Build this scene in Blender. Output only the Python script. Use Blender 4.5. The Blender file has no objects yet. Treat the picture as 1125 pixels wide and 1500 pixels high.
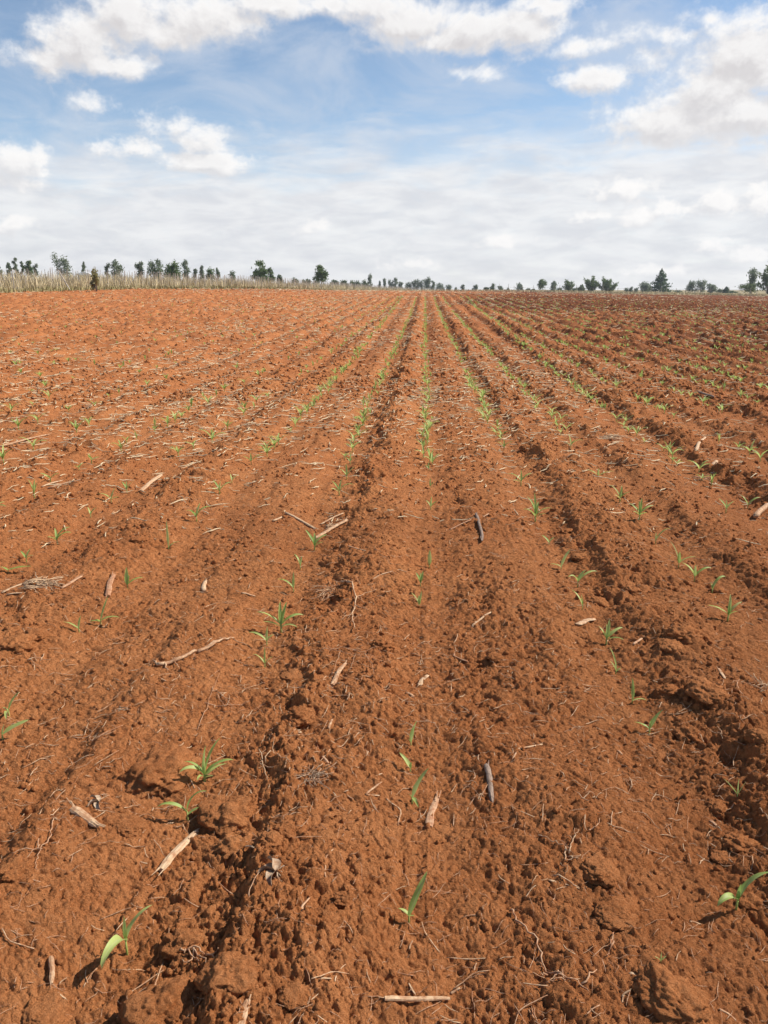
import bpy, bmesh, math, random
import numpy as np
from mathutils import Vector, Matrix, noise as mnoise
R = math.radians
rnd = random.Random(7)
HAZE = .00025
scene = bpy.context.scene
C = scene.collection

# ------------------------------------------------------------------ camera
F_PX, YH, EYE = 1155.0, 424.0, 1.5
PITCH = math.atan((750 - YH) / F_PX)
YAW = math.atan(60 / F_PX * math.cos(PITCH))
cam_d = bpy.data.cameras.new("camera")
cam = bpy.data.objects.new("camera", cam_d); C.objects.link(cam)
cam.location = (0, 0, EYE)
cam.rotation_euler = (math.pi / 2 - PITCH, 0, YAW)
cam_d.sensor_fit = 'VERTICAL'; cam_d.sensor_height = 24; cam_d.lens = F_PX / 1500 * 24
cam_d.clip_start = 0.05; cam_d.clip_end = 20000
scene.camera = cam
scene.render.resolution_x = 768; scene.render.resolution_y = 1024
scene.view_settings.view_transform = 'Standard'
scene.view_settings.look = 'None'
scene.view_settings.gamma = 1
scene.view_settings.exposure = 0.33

SUN_EL, SUN_AZ = R(44), R(72)          # azimuth clockwise from +Y
sun_d = bpy.data.lights.new("sun", 'SUN'); sun_d.energy = 5.0; sun_d.angle = R(0.5)
sun_d.color = (1.0, 0.95, 0.87)
sun = bpy.data.objects.new("sun", sun_d); C.objects.link(sun)
sdir = Vector((math.sin(SUN_AZ) * math.cos(SUN_EL), math.cos(SUN_AZ) * math.cos(SUN_EL), math.sin(SUN_EL)))
sun.rotation_euler = sdir.to_track_quat('Z', 'Y').to_euler()

def ray(px, py):
    """direction through a point of the photograph (used once, to survey where things stand)"""
    cx = (px - 562.5) / F_PX; cy = -(py - 750) / F_PX
    ct, st = math.cos(PITCH), math.sin(PITCH)
    d = (cx, ct + cy * st, -st + cy * ct)
    c, s = math.cos(YAW), math.sin(YAW)
    return Vector((c * d[0] - s * d[1], s * d[0] + c * d[1], d[2])).normalized()

# ------------------------------------------------------------------ node helpers
class NT:
    def __init__(s, tree): s.t = tree; s.n = tree.nodes; s.l = tree.links
    def new(s, typ, **kw):
        n = s.n.new(typ)
        for k, v in kw.items(): setattr(n, k, v)
        return n
    def put(s, sock, v):
        if isinstance(v, bpy.types.NodeSocket): s.l.new(v, sock)
        elif v is not None: sock.default_value = v
    def math(s, op, a, b=None, c=None, clamp=False):
        n = s.new('ShaderNodeMath', operation=op, use_clamp=clamp)
        s.put(n.inputs[0], a); s.put(n.inputs[1], b)
        if c is not None: s.put(n.inputs[2], c)
        return n.outputs[0]
    def vec(s, op, a, b=None):
        n = s.new('ShaderNodeVectorMath', operation=op)
        s.put(n.inputs[0], a)
        if b is not None: s.put(n.inputs[1], b)
        return n.outputs['Value'] if op in ('LENGTH', 'DOT_PRODUCT') else n.outputs['Vector']
    def noise(s, vec, scale, detail=4, rough=.5, dist=0.0, lac=2.0):
        n = s.new('ShaderNodeTexNoise'); n.noise_dimensions = '3D'
        s.put(n.inputs['Vector'], vec); n.inputs['Scale'].default_value = scale
        n.inputs['Detail'].default_value = detail; n.inputs['Roughness'].default_value = rough
        n.inputs['Distortion'].default_value = dist; n.inputs['Lacunarity'].default_value = lac
        return n.outputs['Fac']
    def ramp(s, v, a, b, c=0.0, d=1.0, smooth=True):
        n = s.new('ShaderNodeMapRange', interpolation_type='SMOOTHSTEP' if smooth else 'LINEAR')
        s.put(n.inputs[0], v)
        for i, q in enumerate((a, b, c, d)): s.put(n.inputs[1 + i], q)
        return n.outputs[0]
    def mix(s, f, a, b):
        n = s.new('ShaderNodeMix', data_type='RGBA')
        s.put(n.inputs[0], f); s.put(n.inputs[6], a); s.put(n.inputs[7], b)
        return n.outputs[2]
def rgb(r, g, b): return (r, g, b, 1)

# ------------------------------------------------------------------ world: sky and clouds
world = bpy.data.worlds.new("World"); scene.world = world; world.use_nodes = True
world.node_tree.nodes.clear()
W = NT(world.node_tree)
sky = W.new('ShaderNodeTexSky', sky_type='NISHITA'); sky.sun_disc = False
sky.sun_elevation = SUN_EL; sky.sun_rotation = SUN_AZ; sky.altitude = 2100; sky.air_density = 1.0
sky.dust_density = 1.2; sky.ozone_density = 1.0
geo = W.new('ShaderNodeTexCoord').outputs['Generated']
sep = W.new('ShaderNodeSeparateXYZ'); W.l.new(geo, sep.inputs[0])
az = W.math('ARCTAN2', sep.outputs[0], sep.outputs[1]); el = W.math('ARCSINE', sep.outputs[2])
comb = W.new('ShaderNodeCombineXYZ'); W.put(comb.inputs[0], W.math('MULTIPLY', az, 57.296)); W.put(comb.inputs[1], W.math('MULTIPLY', el, 57.296))
P = comb.outputs[0]                     # (azimuth, elevation) in degrees
def azel(px, py):
    d = ray(px, py); return math.degrees(math.atan2(d.x, d.y)), math.degrees(math.asin(d.z))
# cumulus heaps: centre and half-size, surveyed from the photograph
BL = [(118, 62, 66, 50), (68, 88, 42, 24), (160, 92, 68, 20), (185, 22, 62, 50), (300, 28, 80, 38), (250, 50, 50, 22), (390, 5, 70, 22), (470, 8, 60, 14),
      (600, 35, 75, 38), (690, 44, 80, 34), (765, 44, 62, 34), (650, 62, 80, 14), (800, 8, 45, 22), (540, 12, 50, 30),
      (702, 106, 28, 10), (852, 70, 46, 12), (868, 115, 54, 20), (925, 48, 26, 9), (955, 88, 22, 16), (1000, 50, 30, 9), (1045, 25, 26, 11), (887, 157, 9, 8),
      (985, 180, 95, 34), (1050, 135, 90, 56), (1105, 85, 90, 80), (1090, 170, 110, 40), (1125, 45, 40, 35),
      (195, 215, 40, 13), (255, 183, 30, 16), (292, 205, 36, 20), (28, 240, 36, 32), (125, 153, 20, 10), (300, 238, 66, 16),
      (915, 280, 38, 15), (868, 315, 34, 8), (1058, 297, 36, 14), (1112, 290, 30, 18), (448, 333, 16, 7), (1045, 355, 26, 9), (942, 318, 22, 12), (15, 328, 26, 10), (990, 302, 26, 8), (1105, 372, 26, 10), (960, 398, 34, 6), (735, 355, 34, 8), (600, 388, 30, 5), (1185, 130, 80, 110), (-40, 250, 50, 30)]
grp = bpy.data.node_groups.new("cumulus_density", 'ShaderNodeTree')
grp.interface.new_socket("P", in_out='INPUT', socket_type='NodeSocketVector')
grp.interface.new_socket("D", in_out='OUTPUT', socket_type='NodeSocketFloat')
G = NT(grp); gi = G.new('NodeGroupInput'); go = G.new('NodeGroupOutput')
p0 = gi.outputs[0]
wn = G.new('ShaderNodeTexNoise'); wn.inputs['Scale'].default_value = .55; wn.inputs['Detail'].default_value = 3; G.l.new(p0, wn.inputs['Vector'])
wv = G.vec('MULTIPLY', G.vec('SUBTRACT', wn.outputs['Color'], (.5, .5, .5)), (1.6, 1.1, 0))
pw = G.vec('ADD', p0, wv)
acc = None
for (bx, by, brx, bry) in BL:
    a, e = azel(bx, by)
    a2, _ = azel(bx + brx, by); _, e2 = azel(bx, by - bry)
    ra, re = abs(a2 - a), abs(e2 - e)
    q = G.vec('MULTIPLY', G.vec('SUBTRACT', pw, (a, e, 0)), (1 / ra, 1 / re, 0))
    v = G.math('MULTIPLY', G.math('SUBTRACT', 1.0, G.vec('LENGTH', q)), min(1.3, (ra * re) ** .5 * (.8 if brx > 42 else .62)))
    acc = v if acc is None else G.math('SMOOTH_MAX', acc, v, .25)
fb = G.math('SUBTRACT', G.noise(G.vec('MULTIPLY', p0, (1, 1.25, 1)), .62, 9, .6), .5)
fb2 = G.math('SUBTRACT', G.noise(G.vec('MULTIPLY', p0, (1, 1.2, 1)), 2.6, 6, .6), .5)
acc = G.math('ADD', acc, G.math('ADD', G.math('ADD', .28, G.math('MULTIPLY', fb, 2.2)), G.math('MULTIPLY', fb2, .50)))
G.l.new(acc, go.inputs[0])
def cum(vec):
    n = W.new('ShaderNodeGroup'); n.node_tree = grp; W.l.new(vec, n.inputs[0]); return n.outputs[0]
el_deg0 = W.math('MULTIPLY', el, 57.296)
D0 = cum(P); D1 = cum(W.vec('ADD', P, (.55, .75, 0)))
lowf = W.ramp(el_deg0, 4, 13)
cmask = W.math('ADD', W.math('MULTIPLY', W.ramp(D0, -.25, .95), lowf), W.math('MULTIPLY', W.ramp(D0, -.08, .55), W.math('SUBTRACT', 1, lowf)))
thick = W.ramp(D0, .2, 1.5)
relief = W.ramp(W.math('SUBTRACT', D0, D1), -.6, .7)
el_deg = W.math('MULTIPLY', el, 57.296)
# stratiform veil low in the sky
sv = W.vec('MULTIPLY', P, (.35, 1.5, 1))
st = W.noise(sv, .42, 8, .6, .4)
stf = W.noise(W.vec('MULTIPLY', P, (.6, 1.6, 1)), .9, 9, .62, .2)
edge = W.math('ADD', W.math('ADD', 9.6, W.math('MULTIPLY', az, 2.2)), W.math('MULTIPLY', W.math('SUBTRACT', st, .5), 9.0))
veil = W.ramp(W.math('SUBTRACT', edge, el_deg), -2.0, 3.6, 0, .95)
veil = W.math('MULTIPLY', W.math('MULTIPLY', veil, W.ramp(stf, .25, .5, .9, 1)), W.ramp(W.math('ABSOLUTE', az), .8, 1.5, 1, .25))
cir = W.math('MULTIPLY', W.ramp(W.noise(W.vec('MULTIPLY', P, (.5, 1, 1)), .22, 7, .6, .6), .38, .68), W.math('MULTIPLY', .58, W.math('MULTIPLY', W.ramp(el_deg, 26, 40, 1, 0), W.ramp(W.math('ABSOLUTE', az), .7, 1.2, 1, 0))))
# colours
blue = W.mix(1.0, rgb(0, 0, 0), W.new('ShaderNodeTexSky').outputs[0]) if False else None
skyc = W.vec('MULTIPLY', sky.outputs[0], (.15, .148, .14))
cirq = W.mix(cir, skyc, rgb(.62, .68, .78))
vsh = W.ramp(W.noise(W.vec('MULTIPLY', P, (.45, 1.7, 1)), .55, 8, .6, .3), .3, .68)
veilc = W.mix(vsh, rgb(.72, .73, .765), rgb(.89, .89, .895))
a2 = W.mix(veil, cirq, veilc)
shade = W.math('ADD', W.math('MULTIPLY', relief, .75), W.math('MULTIPLY', W.math('SUBTRACT', 1, thick), .35), clamp=True)
cumc = W.mix(shade, W.mix(lowf, rgb(.62, .63, .67), rgb(.66, .63, .63)), rgb(1.0, .98, .96))
a3 = W.mix(W.math('MULTIPLY', cmask, W.ramp(el_deg, 1, 9, .8, .95)), a2, cumc)
bg = W.new('ShaderNodeBackground'); W.l.new(a3, bg.inputs[0]); bg.inputs[1].default_value = .82
wo = W.new('ShaderNodeOutputWorld'); W.l.new(bg.outputs[0], wo.inputs[0])
world.cycles.sampling_method = 'MANUAL'; world.cycles.sample_map_resolution = 256

# ------------------------------------------------------------------ object helpers
def tag(o, label=None, cat=None, group=None, kind=None):
    if label: o['label'] = label
    if cat: o['category'] = cat
    if group: o['group'] = group
    if kind: o['kind'] = kind
    return o
def empty(name, loc, label=None, cat=None, group=None):
    o = bpy.data.objects.new(name, None); C.objects.link(o); o.location = loc; o.empty_display_size = .1
    return tag(o, label, cat, group)
def mesh_np(name, V, Fc, mat, parent=None, smooth=False, uniform=None):
    """V (n,3); Fc list of faces or (m,k) array"""
    me = bpy.data.meshes.new(name)
    V = np.asarray(V, np.float32)
    if isinstance(Fc, np.ndarray):
        m, k = Fc.shape
        me.vertices.add(len(V)); me.vertices.foreach_set('co', V.ravel())
        me.loops.add(m * k); me.loops.foreach_set('vertex_index', Fc.astype(np.int32).ravel())
        me.polygons.add(m); me.polygons.foreach_set('loop_start', np.arange(0, m * k, k, dtype=np.int32))
        me.update(calc_edges=True)
    else:
        me.from_pydata([tuple(map(float, v)) for v in V], [], Fc)
    if mat: me.materials.append(mat)
    if smooth: me.polygons.foreach_set('use_smooth', np.ones(len(me.polygons), bool))
    o = bpy.data.objects.new(name, me); C.objects.link(o)
    if parent: o.parent = parent
    return o
class MB:
    def __init__(s): s.v = []; s.f = []; s.rib = []
    def tube(s, pts, rad, n=6, flat=1.0, cap=True, side=None):
        pts = [Vector(p) for p in pts]; b = len(s.v)
        for i, p in enumerate(pts):
            t = (pts[min(i + 1, len(pts) - 1)] - pts[max(i - 1, 0)])
            t = t.normalized() if t.length > 1e-9 else Vector((0, 0, 1))
            up = Vector((0, 0, 1)) if abs(t.z) < .95 else Vector((0, 1, 0))
            a = t.cross(up).normalized(); c = a.cross(t).normalized()
            r = rad[i] if isinstance(rad, (list, tuple)) else rad
            for k in range(n):
                an = 2 * math.pi * k / n
                s.v.append(p + a * (r * math.cos(an)) + c * (r * flat * math.sin(an)))
        for i in range(len(pts) - 1):
            for k in range(n):
                k2 = (k + 1) % n
                s.f.append((b + i * n + k, b + i * n + k2, b + (i + 1) * n + k2, b + (i + 1) * n + k))
        if cap:
            s.f.append(tuple(b + k for k in range(n))[::-1]); e = b + (len(pts) - 1) * n
            s.f.append(tuple(e + k for k in range(n)))
    def box(s, lo, hi):
        b = len(s.v)
        for z in (lo[2], hi[2]):
            for (x, y) in ((lo[0], lo[1]), (hi[0], lo[1]), (hi[0], hi[1]), (lo[0], hi[1])): s.v.append(Vector((x, y, z)))
        for q in ((0, 3, 2, 1), (4, 5, 6, 7), (0, 1, 5, 4), (1, 2, 6, 5), (2, 3, 7, 6), (3, 0, 4, 7)): s.f.append(tuple(b + k for k in q))
    def build(s, name, mat, parent=None, smooth=False):
        o = mesh_np(name, np.array([tuple(v) for v in s.v]), s.f, mat, parent, smooth)
        if s.rib:
            a = np.zeros(len(s.v), np.float32); a[s.rib] = 1; o.data.attributes.new('rib', 'FLOAT', 'POINT').data.foreach_set('value', a)
        return o

# ------------------------------------------------------------------ materials
def material(name):
    m = bpy.data.materials.new(name); m.use_nodes = True; m.node_tree.nodes.clear(); return m, NT(m.node_tree)
def finish(m, N, col, rough=.9, normal=None, spec=.2, trans=0.0):
    b = N.new('ShaderNodeBsdfPrincipled'); N.put(b.inputs['Base Color'], col); N.put(b.inputs['Roughness'], rough)
    b.inputs['Specular IOR Level'].default_value = spec
    if normal: N.l.new(normal, b.inputs['Normal'])
    out = N.new('ShaderNodeOutputMaterial')
    if trans:
        t = N.new('ShaderNodeBsdfTranslucent'); N.put(t.inputs[0], col)
        x = N.new('ShaderNodeMixShader'); x.inputs[0].default_value = trans
        N.l.new(b.outputs[0], x.inputs[1]); N.l.new(t.outputs[0], x.inputs[2]); N.l.new(x.outputs[0], out.inputs[0])
    else: N.l.new(b.outputs[0], out.inputs[0])
    return m
def soil_material():
    m, N = material("red_soil")
    pos = N.new('ShaderNodeNewGeometry').outputs['Position']
    big = N.noise(pos, .55, 5, .6); mid = N.noise(pos, 7, 6, .65); fine = N.noise(pos, 90, 6, .7); grit = N.noise(pos, 420, 3, .7)
    c = N.mix(N.ramp(mid, .3, .7), SOIL_A, SOIL_B)
    c = N.mix(N.ramp(big, .35, .7, 0, .55), c, SOIL_C)
    c = N.mix(N.ramp(fine, .42, .72, 0, .5), c, SOIL_D)
    c = N.mix(N.ramp(fine, .22, .4, .45, 0), c, SOIL_E)
    c = N.mix(N.ramp(grit, .66, .8, 0, .55), c, rgb(.60, .33, .17))
    at = N.new('ShaderNodeAttribute', attribute_name='moist_shade')
    c = N.mix(at.outputs['Fac'], c, SOIL_M)  # damp dark soil, plus shade painted in towards the right
    ag = N.new('ShaderNodeAttribute', attribute_name='grass')
    gc = N.mix(N.noise(pos, .6, 6, .7), rgb(.23, .17, .08), rgb(.36, .29, .15))
    c = N.mix(ag.outputs['Fac'], c, gc)
    hsum = N.math('ADD', N.math('MULTIPLY', fine, 1.0), N.math('MULTIPLY', grit, .35))
    b0 = N.new('ShaderNodeBump'); b0.inputs['Strength'].default_value = .9; b0.inputs['Distance'].default_value = .05; N.l.new(N.noise(pos, 16, 7, .72), b0.inputs['Height'])
    b1 = N.new('ShaderNodeBump'); N.l.new(b0.outputs[0], b1.inputs['Normal']); b1.inputs['Strength'].default_value = .9; b1.inputs['Distance'].default_value = .012
    N.l.new(hsum, b1.inputs['Height'])
    return finish(m, N, c, .95, b1.outputs[0], .08)
SOIL_A = rgb(.42, .149, .049); SOIL_B = rgb(.55, .219, .080); SOIL_C = rgb(.40, .126, .039)
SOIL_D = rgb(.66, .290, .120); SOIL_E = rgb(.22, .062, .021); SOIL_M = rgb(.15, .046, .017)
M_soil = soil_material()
def leaf_mat(name, a, b, trans=.35, rough=.5):
    m, N = material(name)
    oi = N.new('ShaderNodeObjectInfo').outputs['Random']
    pos = N.new('ShaderNodeNewGeometry').outputs['Position']
    f = N.ramp(N.math('ADD', N.math('MULTIPLY', oi, .45), N.math('MULTIPLY', N.noise(pos, 35, 4, .6), .8)), .25, .95)
    rib = N.math('POWER', N.new('ShaderNodeAttribute', attribute_name='rib').outputs['Fac'], 7)
    c = N.mix(N.math('MULTIPLY', rib, .6), N.mix(f, a, b), rgb(.55, .62, .32))
    c = N.mix(N.ramp(N.noise(pos, 130, 4, .7), .56, .78, 0, .45), c, rgb(.42, .24, .10))
    return finish(m, N, c, rough, None, .35, trans)
M_leaf = leaf_mat("maize_leaf", rgb(.30, .44, .095), rgb(.54, .63, .20), .45)
M_stem = leaf_mat("maize_stem", rgb(.30, .38, .09), rgb(.40, .42, .12), .2)
M_yel = leaf_mat("yellowing_maize_leaf", rgb(.38, .36, .08), rgb(.50, .46, .16))
def straw_mat(name, a, b, dark, rough=.75):
    m, N = material(name)
    tc = N.new('ShaderNodeTexCoord').outputs['Object']; pos = N.new('ShaderNodeNewGeometry').outputs['Position']
    oi = N.new('ShaderNodeObjectInfo').outputs['Random']
    fib = N.noise(N.vec('MULTIPLY', tc, (12, 420, 420)), 1, 5, .6)
    blot = N.noise(pos, 60, 5, .65)
    c = N.mix(N.ramp(fib, .3, .7), a, b)
    c = N.mix(N.ramp(N.math('ADD', blot, N.math('MULTIPLY', oi, .15)), .48, .72, 0, .75), c, dark)
    bu = N.new('ShaderNodeBump'); bu.inputs['Strength'].default_value = .7; bu.inputs['Distance'].default_value = .003; N.l.new(fib, bu.inputs['Height'])
    return finish(m, N, c, rough, bu.outputs[0], .25)
M_straw = straw_mat("pale_straw", rgb(.46, .28, .15), rgb(.66, .46, .28), rgb(.34, .14, .06))
M_root = straw_mat("dry_root", rgb(.44, .24, .13), rgb(.58, .36, .21), rgb(.32, .12, .05))
M_bit = straw_mat("straw_bits", rgb(.52, .32, .18), rgb(.74, .54, .34), rgb(.40, .18, .08))
M_far = straw_mat("bleached_straw", rgb(.56, .42, .24), rgb(.78, .62, .40), rgb(.46, .27, .13))
M_dark = straw_mat("weathered_stick", rgb(.22, .14, .10), rgb(.36, .26, .19), rgb(.10, .06, .04))
M_grey = straw_mat("grey_dead_leaf", rgb(.40, .27, .17), rgb(.55, .41, .28), rgb(.28, .14, .07))
M_thread = straw_mat("root_threads", rgb(.54, .28, .15), rgb(.68, .44, .27), rgb(.40, .16, .07))
def crown_mat(name, a, b, trans=.38):
    m, N = material(name)
    pos = N.new('ShaderNodeNewGeometry').outputs['Position']
    f = N.ramp(N.noise(pos, .9, 5, .65), .3, .7)
    return finish(m, N, N.mix(f, a, b), .6, None, .25, trans)
M_euc = crown_mat("eucalyptus_foliage", rgb(.13, .17, .10), rgb(.22, .26, .16))
M_dense = crown_mat("dense_foliage", rgb(.09, .14, .05), rgb(.17, .22, .08))
M_conifer = crown_mat("conifer_foliage", rgb(.055, .10, .045), rgb(.10, .15, .065))
M_brown = crown_mat("dry_shrub_foliage", rgb(.22, .20, .08), rgb(.34, .30, .13))
M_bush = crown_mat("bush_foliage", rgb(.085, .12, .045), rgb(.15, .19, .08))
def plain(name, a, b, sc=8, rough=.85):
    m, N = material(name); pos = N.new('ShaderNodeNewGeometry').outputs['Position']
    return finish(m, N, N.mix(N.ramp(N.noise(pos, sc, 5, .6), .3, .7), a, b), rough)
M_bark = plain("bark", rgb(.20, .16, .12), rgb(.38, .32, .26), 3)
M_post = plain("weathered_post_wood", rgb(.32, .26, .22), rgb(.54, .46, .39), 5)
M_wire = plain("rusty_wire", rgb(.16, .12, .10), rgb(.24, .2, .18), 20)
M_dry = plain("dry_grass", rgb(.46, .36, .20), rgb(.68, .56, .35), .7)
M_dry2 = plain("green_grass", rgb(.24, .22, .09), rgb(.42, .35, .17), .5)
M_roof = plain("white_sheet_roof", rgb(.78, .79, .80), rgb(.86, .86, .87), 1, .4)
M_wall = plain("plaster_wall", rgb(.45, .42, .38), rgb(.55, .51, .46), 1)
M_win = plain("dark_window", rgb(.03, .03, .035), rgb(.05, .05, .055), 1, .3)

# ------------------------------------------------------------------ numpy noise
def hsh(ix, iy, seed):
    h = ix.astype(np.int64).astype(np.uint32) * np.uint32(374761393) + iy.astype(np.int64).astype(np.uint32) * np.uint32(668265263) + np.uint32((seed * 2246822519) & 0xffffffff)
    h ^= h >> np.uint32(13); h = h * np.uint32(1274126177); h ^= h >> np.uint32(16); h = h * np.uint32(2246822519); h ^= h >> np.uint32(15)
    return h
def h01(h): return (h & np.uint32(0xffffff)).astype(np.float32) / 16777216.0
def gn(x, y, seed=0):
    x = np.asarray(x, np.float64); y = np.asarray(y, np.float64)
    ix = np.floor(x); iy = np.floor(y); fx = (x - ix).astype(np.float32); fy = (y - iy).astype(np.float32)
    u = fx * fx * fx * (fx * (fx * 6 - 15) + 10); v = fy * fy * fy * (fy * (fy * 6 - 15) + 10)
    def c(dx, dy):
        a = h01(hsh(ix + dx, iy + dy, seed)) * 6.2831853
        return np.cos(a) * (fx - dx) + np.sin(a) * (fy - dy)
    n00, n10, n01, n11 = c(0, 0), c(1, 0), c(0, 1), c(1, 1)
    a = n00 + u * (n10 - n00); b = n01 + u * (n11 - n01)
    return (a + v * (b - a)) * 1.5
def S(t): t = np.clip(t, 0, 1); return t * t * (3 - 2 * t)
def lumps(x, y, s, seed, prob, flat=.75, expo=.5):
    gx = x / s; gy = y / s; ix = np.floor(gx); iy = np.floor(gy); best = np.zeros(gx.shape, np.float32)
    for dx in (-1, 0, 1):
        for dy in (-1, 0, 1):
            h = hsh(ix + dx, iy + dy, seed); h2 = hsh(ix + dx, iy + dy, seed + 77)
            jx = ix + dx + h01(h); jy = iy + dy + h01(h2)
            r = .28 + .42 * h01(h >> np.uint32(7)) ** 1.5
            an = h01(h2 >> np.uint32(5)) * 3.1416; st = .7 + .6 * h01(h2 >> np.uint32(8))
            ax = (gx - jx).astype(np.float32); ay = (gy - jy).astype(np.float32)
            bx = (ax * np.cos(an) + ay * np.sin(an)) * st; by = (-ax * np.sin(an) + ay * np.cos(an)) / st
            dd = .45 * np.maximum(np.abs(bx), np.abs(by)) * 1.12 + .55 * np.sqrt(bx * bx + by * by)
            q = np.clip(1 - (dd / r) ** 2, 0, 1)
            am = np.clip((prob - h01(h >> np.uint32(3))) * 5, 0, 1)
            best = np.maximum(best, (q ** expo) * r * am * flat)
    return best * s

ROWX = lambda k: .03 + .757 * k
# per row: bank height right of the plants, bank offset, roughness of the strip to its right
ROWP = {-3: (.024, .22, .42), -2: (.020, .30, .30), -1: (.036, .22, .66), 0: (.011, .23, .42), 1: (.034, .19, .7), 2: (.026, .17, .4), 3: (.032, .2, .85)}
def rowp(k):
    if k in ROWP: return ROWP[k]
    return (.032, .22, .45) if k < 0 else (.026, .20, .7)
def macro(x, y):
    yy = np.maximum(y, 0); u = x / (yy + 8)
    A = np.interp(u, [-.6, -.45, -.1, .1, .45], [2.1, 1.9, 1.28, 1.08, .28])
    z = A * S((yy - 12) / 96) + .08 * S((-x - 12) / 20) * S((yy - 14) / 34)
    z = z + .12 * gn(x / 38, y / 38, 3) * S((yy - 20) / 40) + .05 * gn(x / 9, y / 9, 4) * S((yy - 8) / 14)
    return z - .9 * S((yy - 170) / 260) - .0 * x
def ground(x, y, res):
    """height of the ploughed field, with only the detail that the mesh can carry at spacing res"""
    x = np.asarray(x, np.float64); y = np.asarray(y, np.float64); res = np.broadcast_to(np.asarray(res, np.float32), x.shape)
    z = macro(x, y)
    field = S((150 - y) / 12) * S((x * 1.0 + 46) / 3)
    xw = x + .05 * gn(x * .7, y * .55, 11) + .02 * gn(x * 3, y * 2.2, 12)
    kk = np.floor((xw - .03) / .757); kk = np.clip(kk, -60, 60)
    s = xw - (.03 + .757 * kk)                  # 0 .. .757 to the right of row kk
    bh = np.zeros(x.shape); bo = np.full(x.shape, .2); rr = np.full(x.shape, .5)
    for k in np.unique(kk):
        a, b, c = rowp(int(k)); mk = kk == k; bh[mk] = a; bo[mk] = b; rr[mk] = c
    n1 = gn(xw * 1.1, y * .9, 21); n2 = gn(xw * 4, y * 2.3, 22)
    bh = bh * np.clip(1.0 + .8 * n1 + .7 * n2, .15, 2) ; bo = bo + .05 * n2 + .03 * n1
    up = S((s - bo) / (.085 + .03 * np.clip(n2, 0, 1))); down = 1 - S((s - bo - .16) / (.60 - bo))
    rowz = bh * up * down - .022 * np.exp(-((s - .06) / .10) ** 2) - .018 * np.exp(-((s - .74) / .10) ** 2)
    rowfade = 1 + 1.0 * S((y - 7) / 22)
    z = z + field * rowz * rowfade
    inval = np.clip(np.exp(-((s - .03) / .11) ** 2) + np.exp(-((s - .757) / .11) ** 2), 0, 1)
    crest = np.exp(-((s - bo - .06) / .12) ** 2)
    rough = np.clip(rr * (.55 + .9 * crest) * (1 - .65 * inval) + .35 * n1 + .25 * n2, .05, 1.25)
    # tyre-smoothed strips
    for (tx, tw, st_) in ((-1.1, .24, .75), (-2.62, .2, .5), (.36, .10, .45), (1.02, .13, .3)):
        rough = rough * (1 - st_ * np.exp(-((xw - tx) / tw) ** 4) * (.6 + .4 * S(.5 + gn(x * 0 + 3, y * .3, 31))))
    rough = rough * field
    z = z + field * (.018 * gn(x * 2.1, y * 2.1, 41) + .012 * gn(x * 5.3, y * 4.7, 42) * (.4 + rough))
    f = lambda sc: np.clip((sc / 1.9 - res) / (sc / 4), 0, 1)
    for (sc, sd, pr, fl_, am, ex) in ((.50, 61, .30, 0, .20, .8), (.21, 62, .42, 0, .45, .75), (.105, 63, .52, .02, .55, .7), (.058, 64, .6, .10, .62, .7), (.033, 65, .7, .22, .66, .7), (.0185, 66, .75, .42, .66, .7), (.0105, 67, .75, .6, .66, .7)):
        fa = f(sc)
        m = (fa > 0) & (field > 0.01)
        if not m.any(): continue
        xm, ym, rm = x[m], y[m], rough[m]
        wx = xm + sc * (.30 * gn(xm / sc * 1.9, ym / sc * 1.9, sd + 100) + .16 * gn(xm / sc * 5, ym / sc * 5, sd + 140)); wy = ym + sc * .36 * gn(xm / sc * 1.9, ym / sc * 1.9, sd + 120)
        gain = (.74 if sc < .025 else (.42 if sc > .045 else .62)) ; gain = (gain + (1.35 - gain) * S((ym - 2.5) / 10)) if sc < .2 else (.35 + 1.0 * S((ym - 8) / 25))
        z[m] += lumps(wx, wy, sc, sd, (pr * np.clip(rm, 0, 1.15) + fl_) * (1 + .7 * S((ym - 3) / 8)), am, ex) * fa[m] * field[m] * np.clip(.5 + rm * .6, 0, 1.1) * gain
    for (sc, sd, am) in ((.16, 71, .010), (.07, 72, .009), (.03, 73, .0064), (.013, 74, .0040), (.0065, 75, .0024)):
        fa = f(sc * .8); m = (fa > 0) & (field > .01)
        if not m.any(): continue
        g = gn(x[m] / sc, y[m] / sc, sd); g2 = gn(x[m] / sc * 1.7 + 9, y[m] / sc * 1.7, sd + 9)
        z[m] += am * (.8 * g - .9 * np.clip(1 - np.abs(g2) * 4.5, 0, 1)) * fa[m] * (.6 + .7 * rough[m])
    wx = x + .022 * gn(x * 14, y * 14, 51) + .007 * gn(x * 45, y * 45, 52)
    wy = y + .022 * gn(x * 14, y * 14, 53) + .007 * gn(x * 45, y * 45, 54)
    # pits
    for (sc, sd, pr, dp) in ((.24, 81, .20, .42), (.10, 82, .28, .5), (.05, 83, .32, .5), (.024, 84, .30, .45)):
        fa = f(sc); m = (fa > 0) & (field > .01)
        if not m.any(): continue
        z[m] -= lumps(wx[m] + .3, wy[m] + .7, sc, sd, pr * np.clip(rough[m] + .1, 0, 1), dp, .7) * fa[m]
    # far field: rough tilth and stubble lines
    z = z + field * (.10 * np.abs(gn(x / .9, y / 1.6, 91)) + .07 * np.abs(gn(x / .35, y / .6, 92)) * np.clip((.32 - res) / .1, 0, 1)) * S((y - 12) / 20)
    return z
def gz(x, y, res=.006): return float(ground(np.array([x]), np.array([y]), res)[0])
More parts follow.
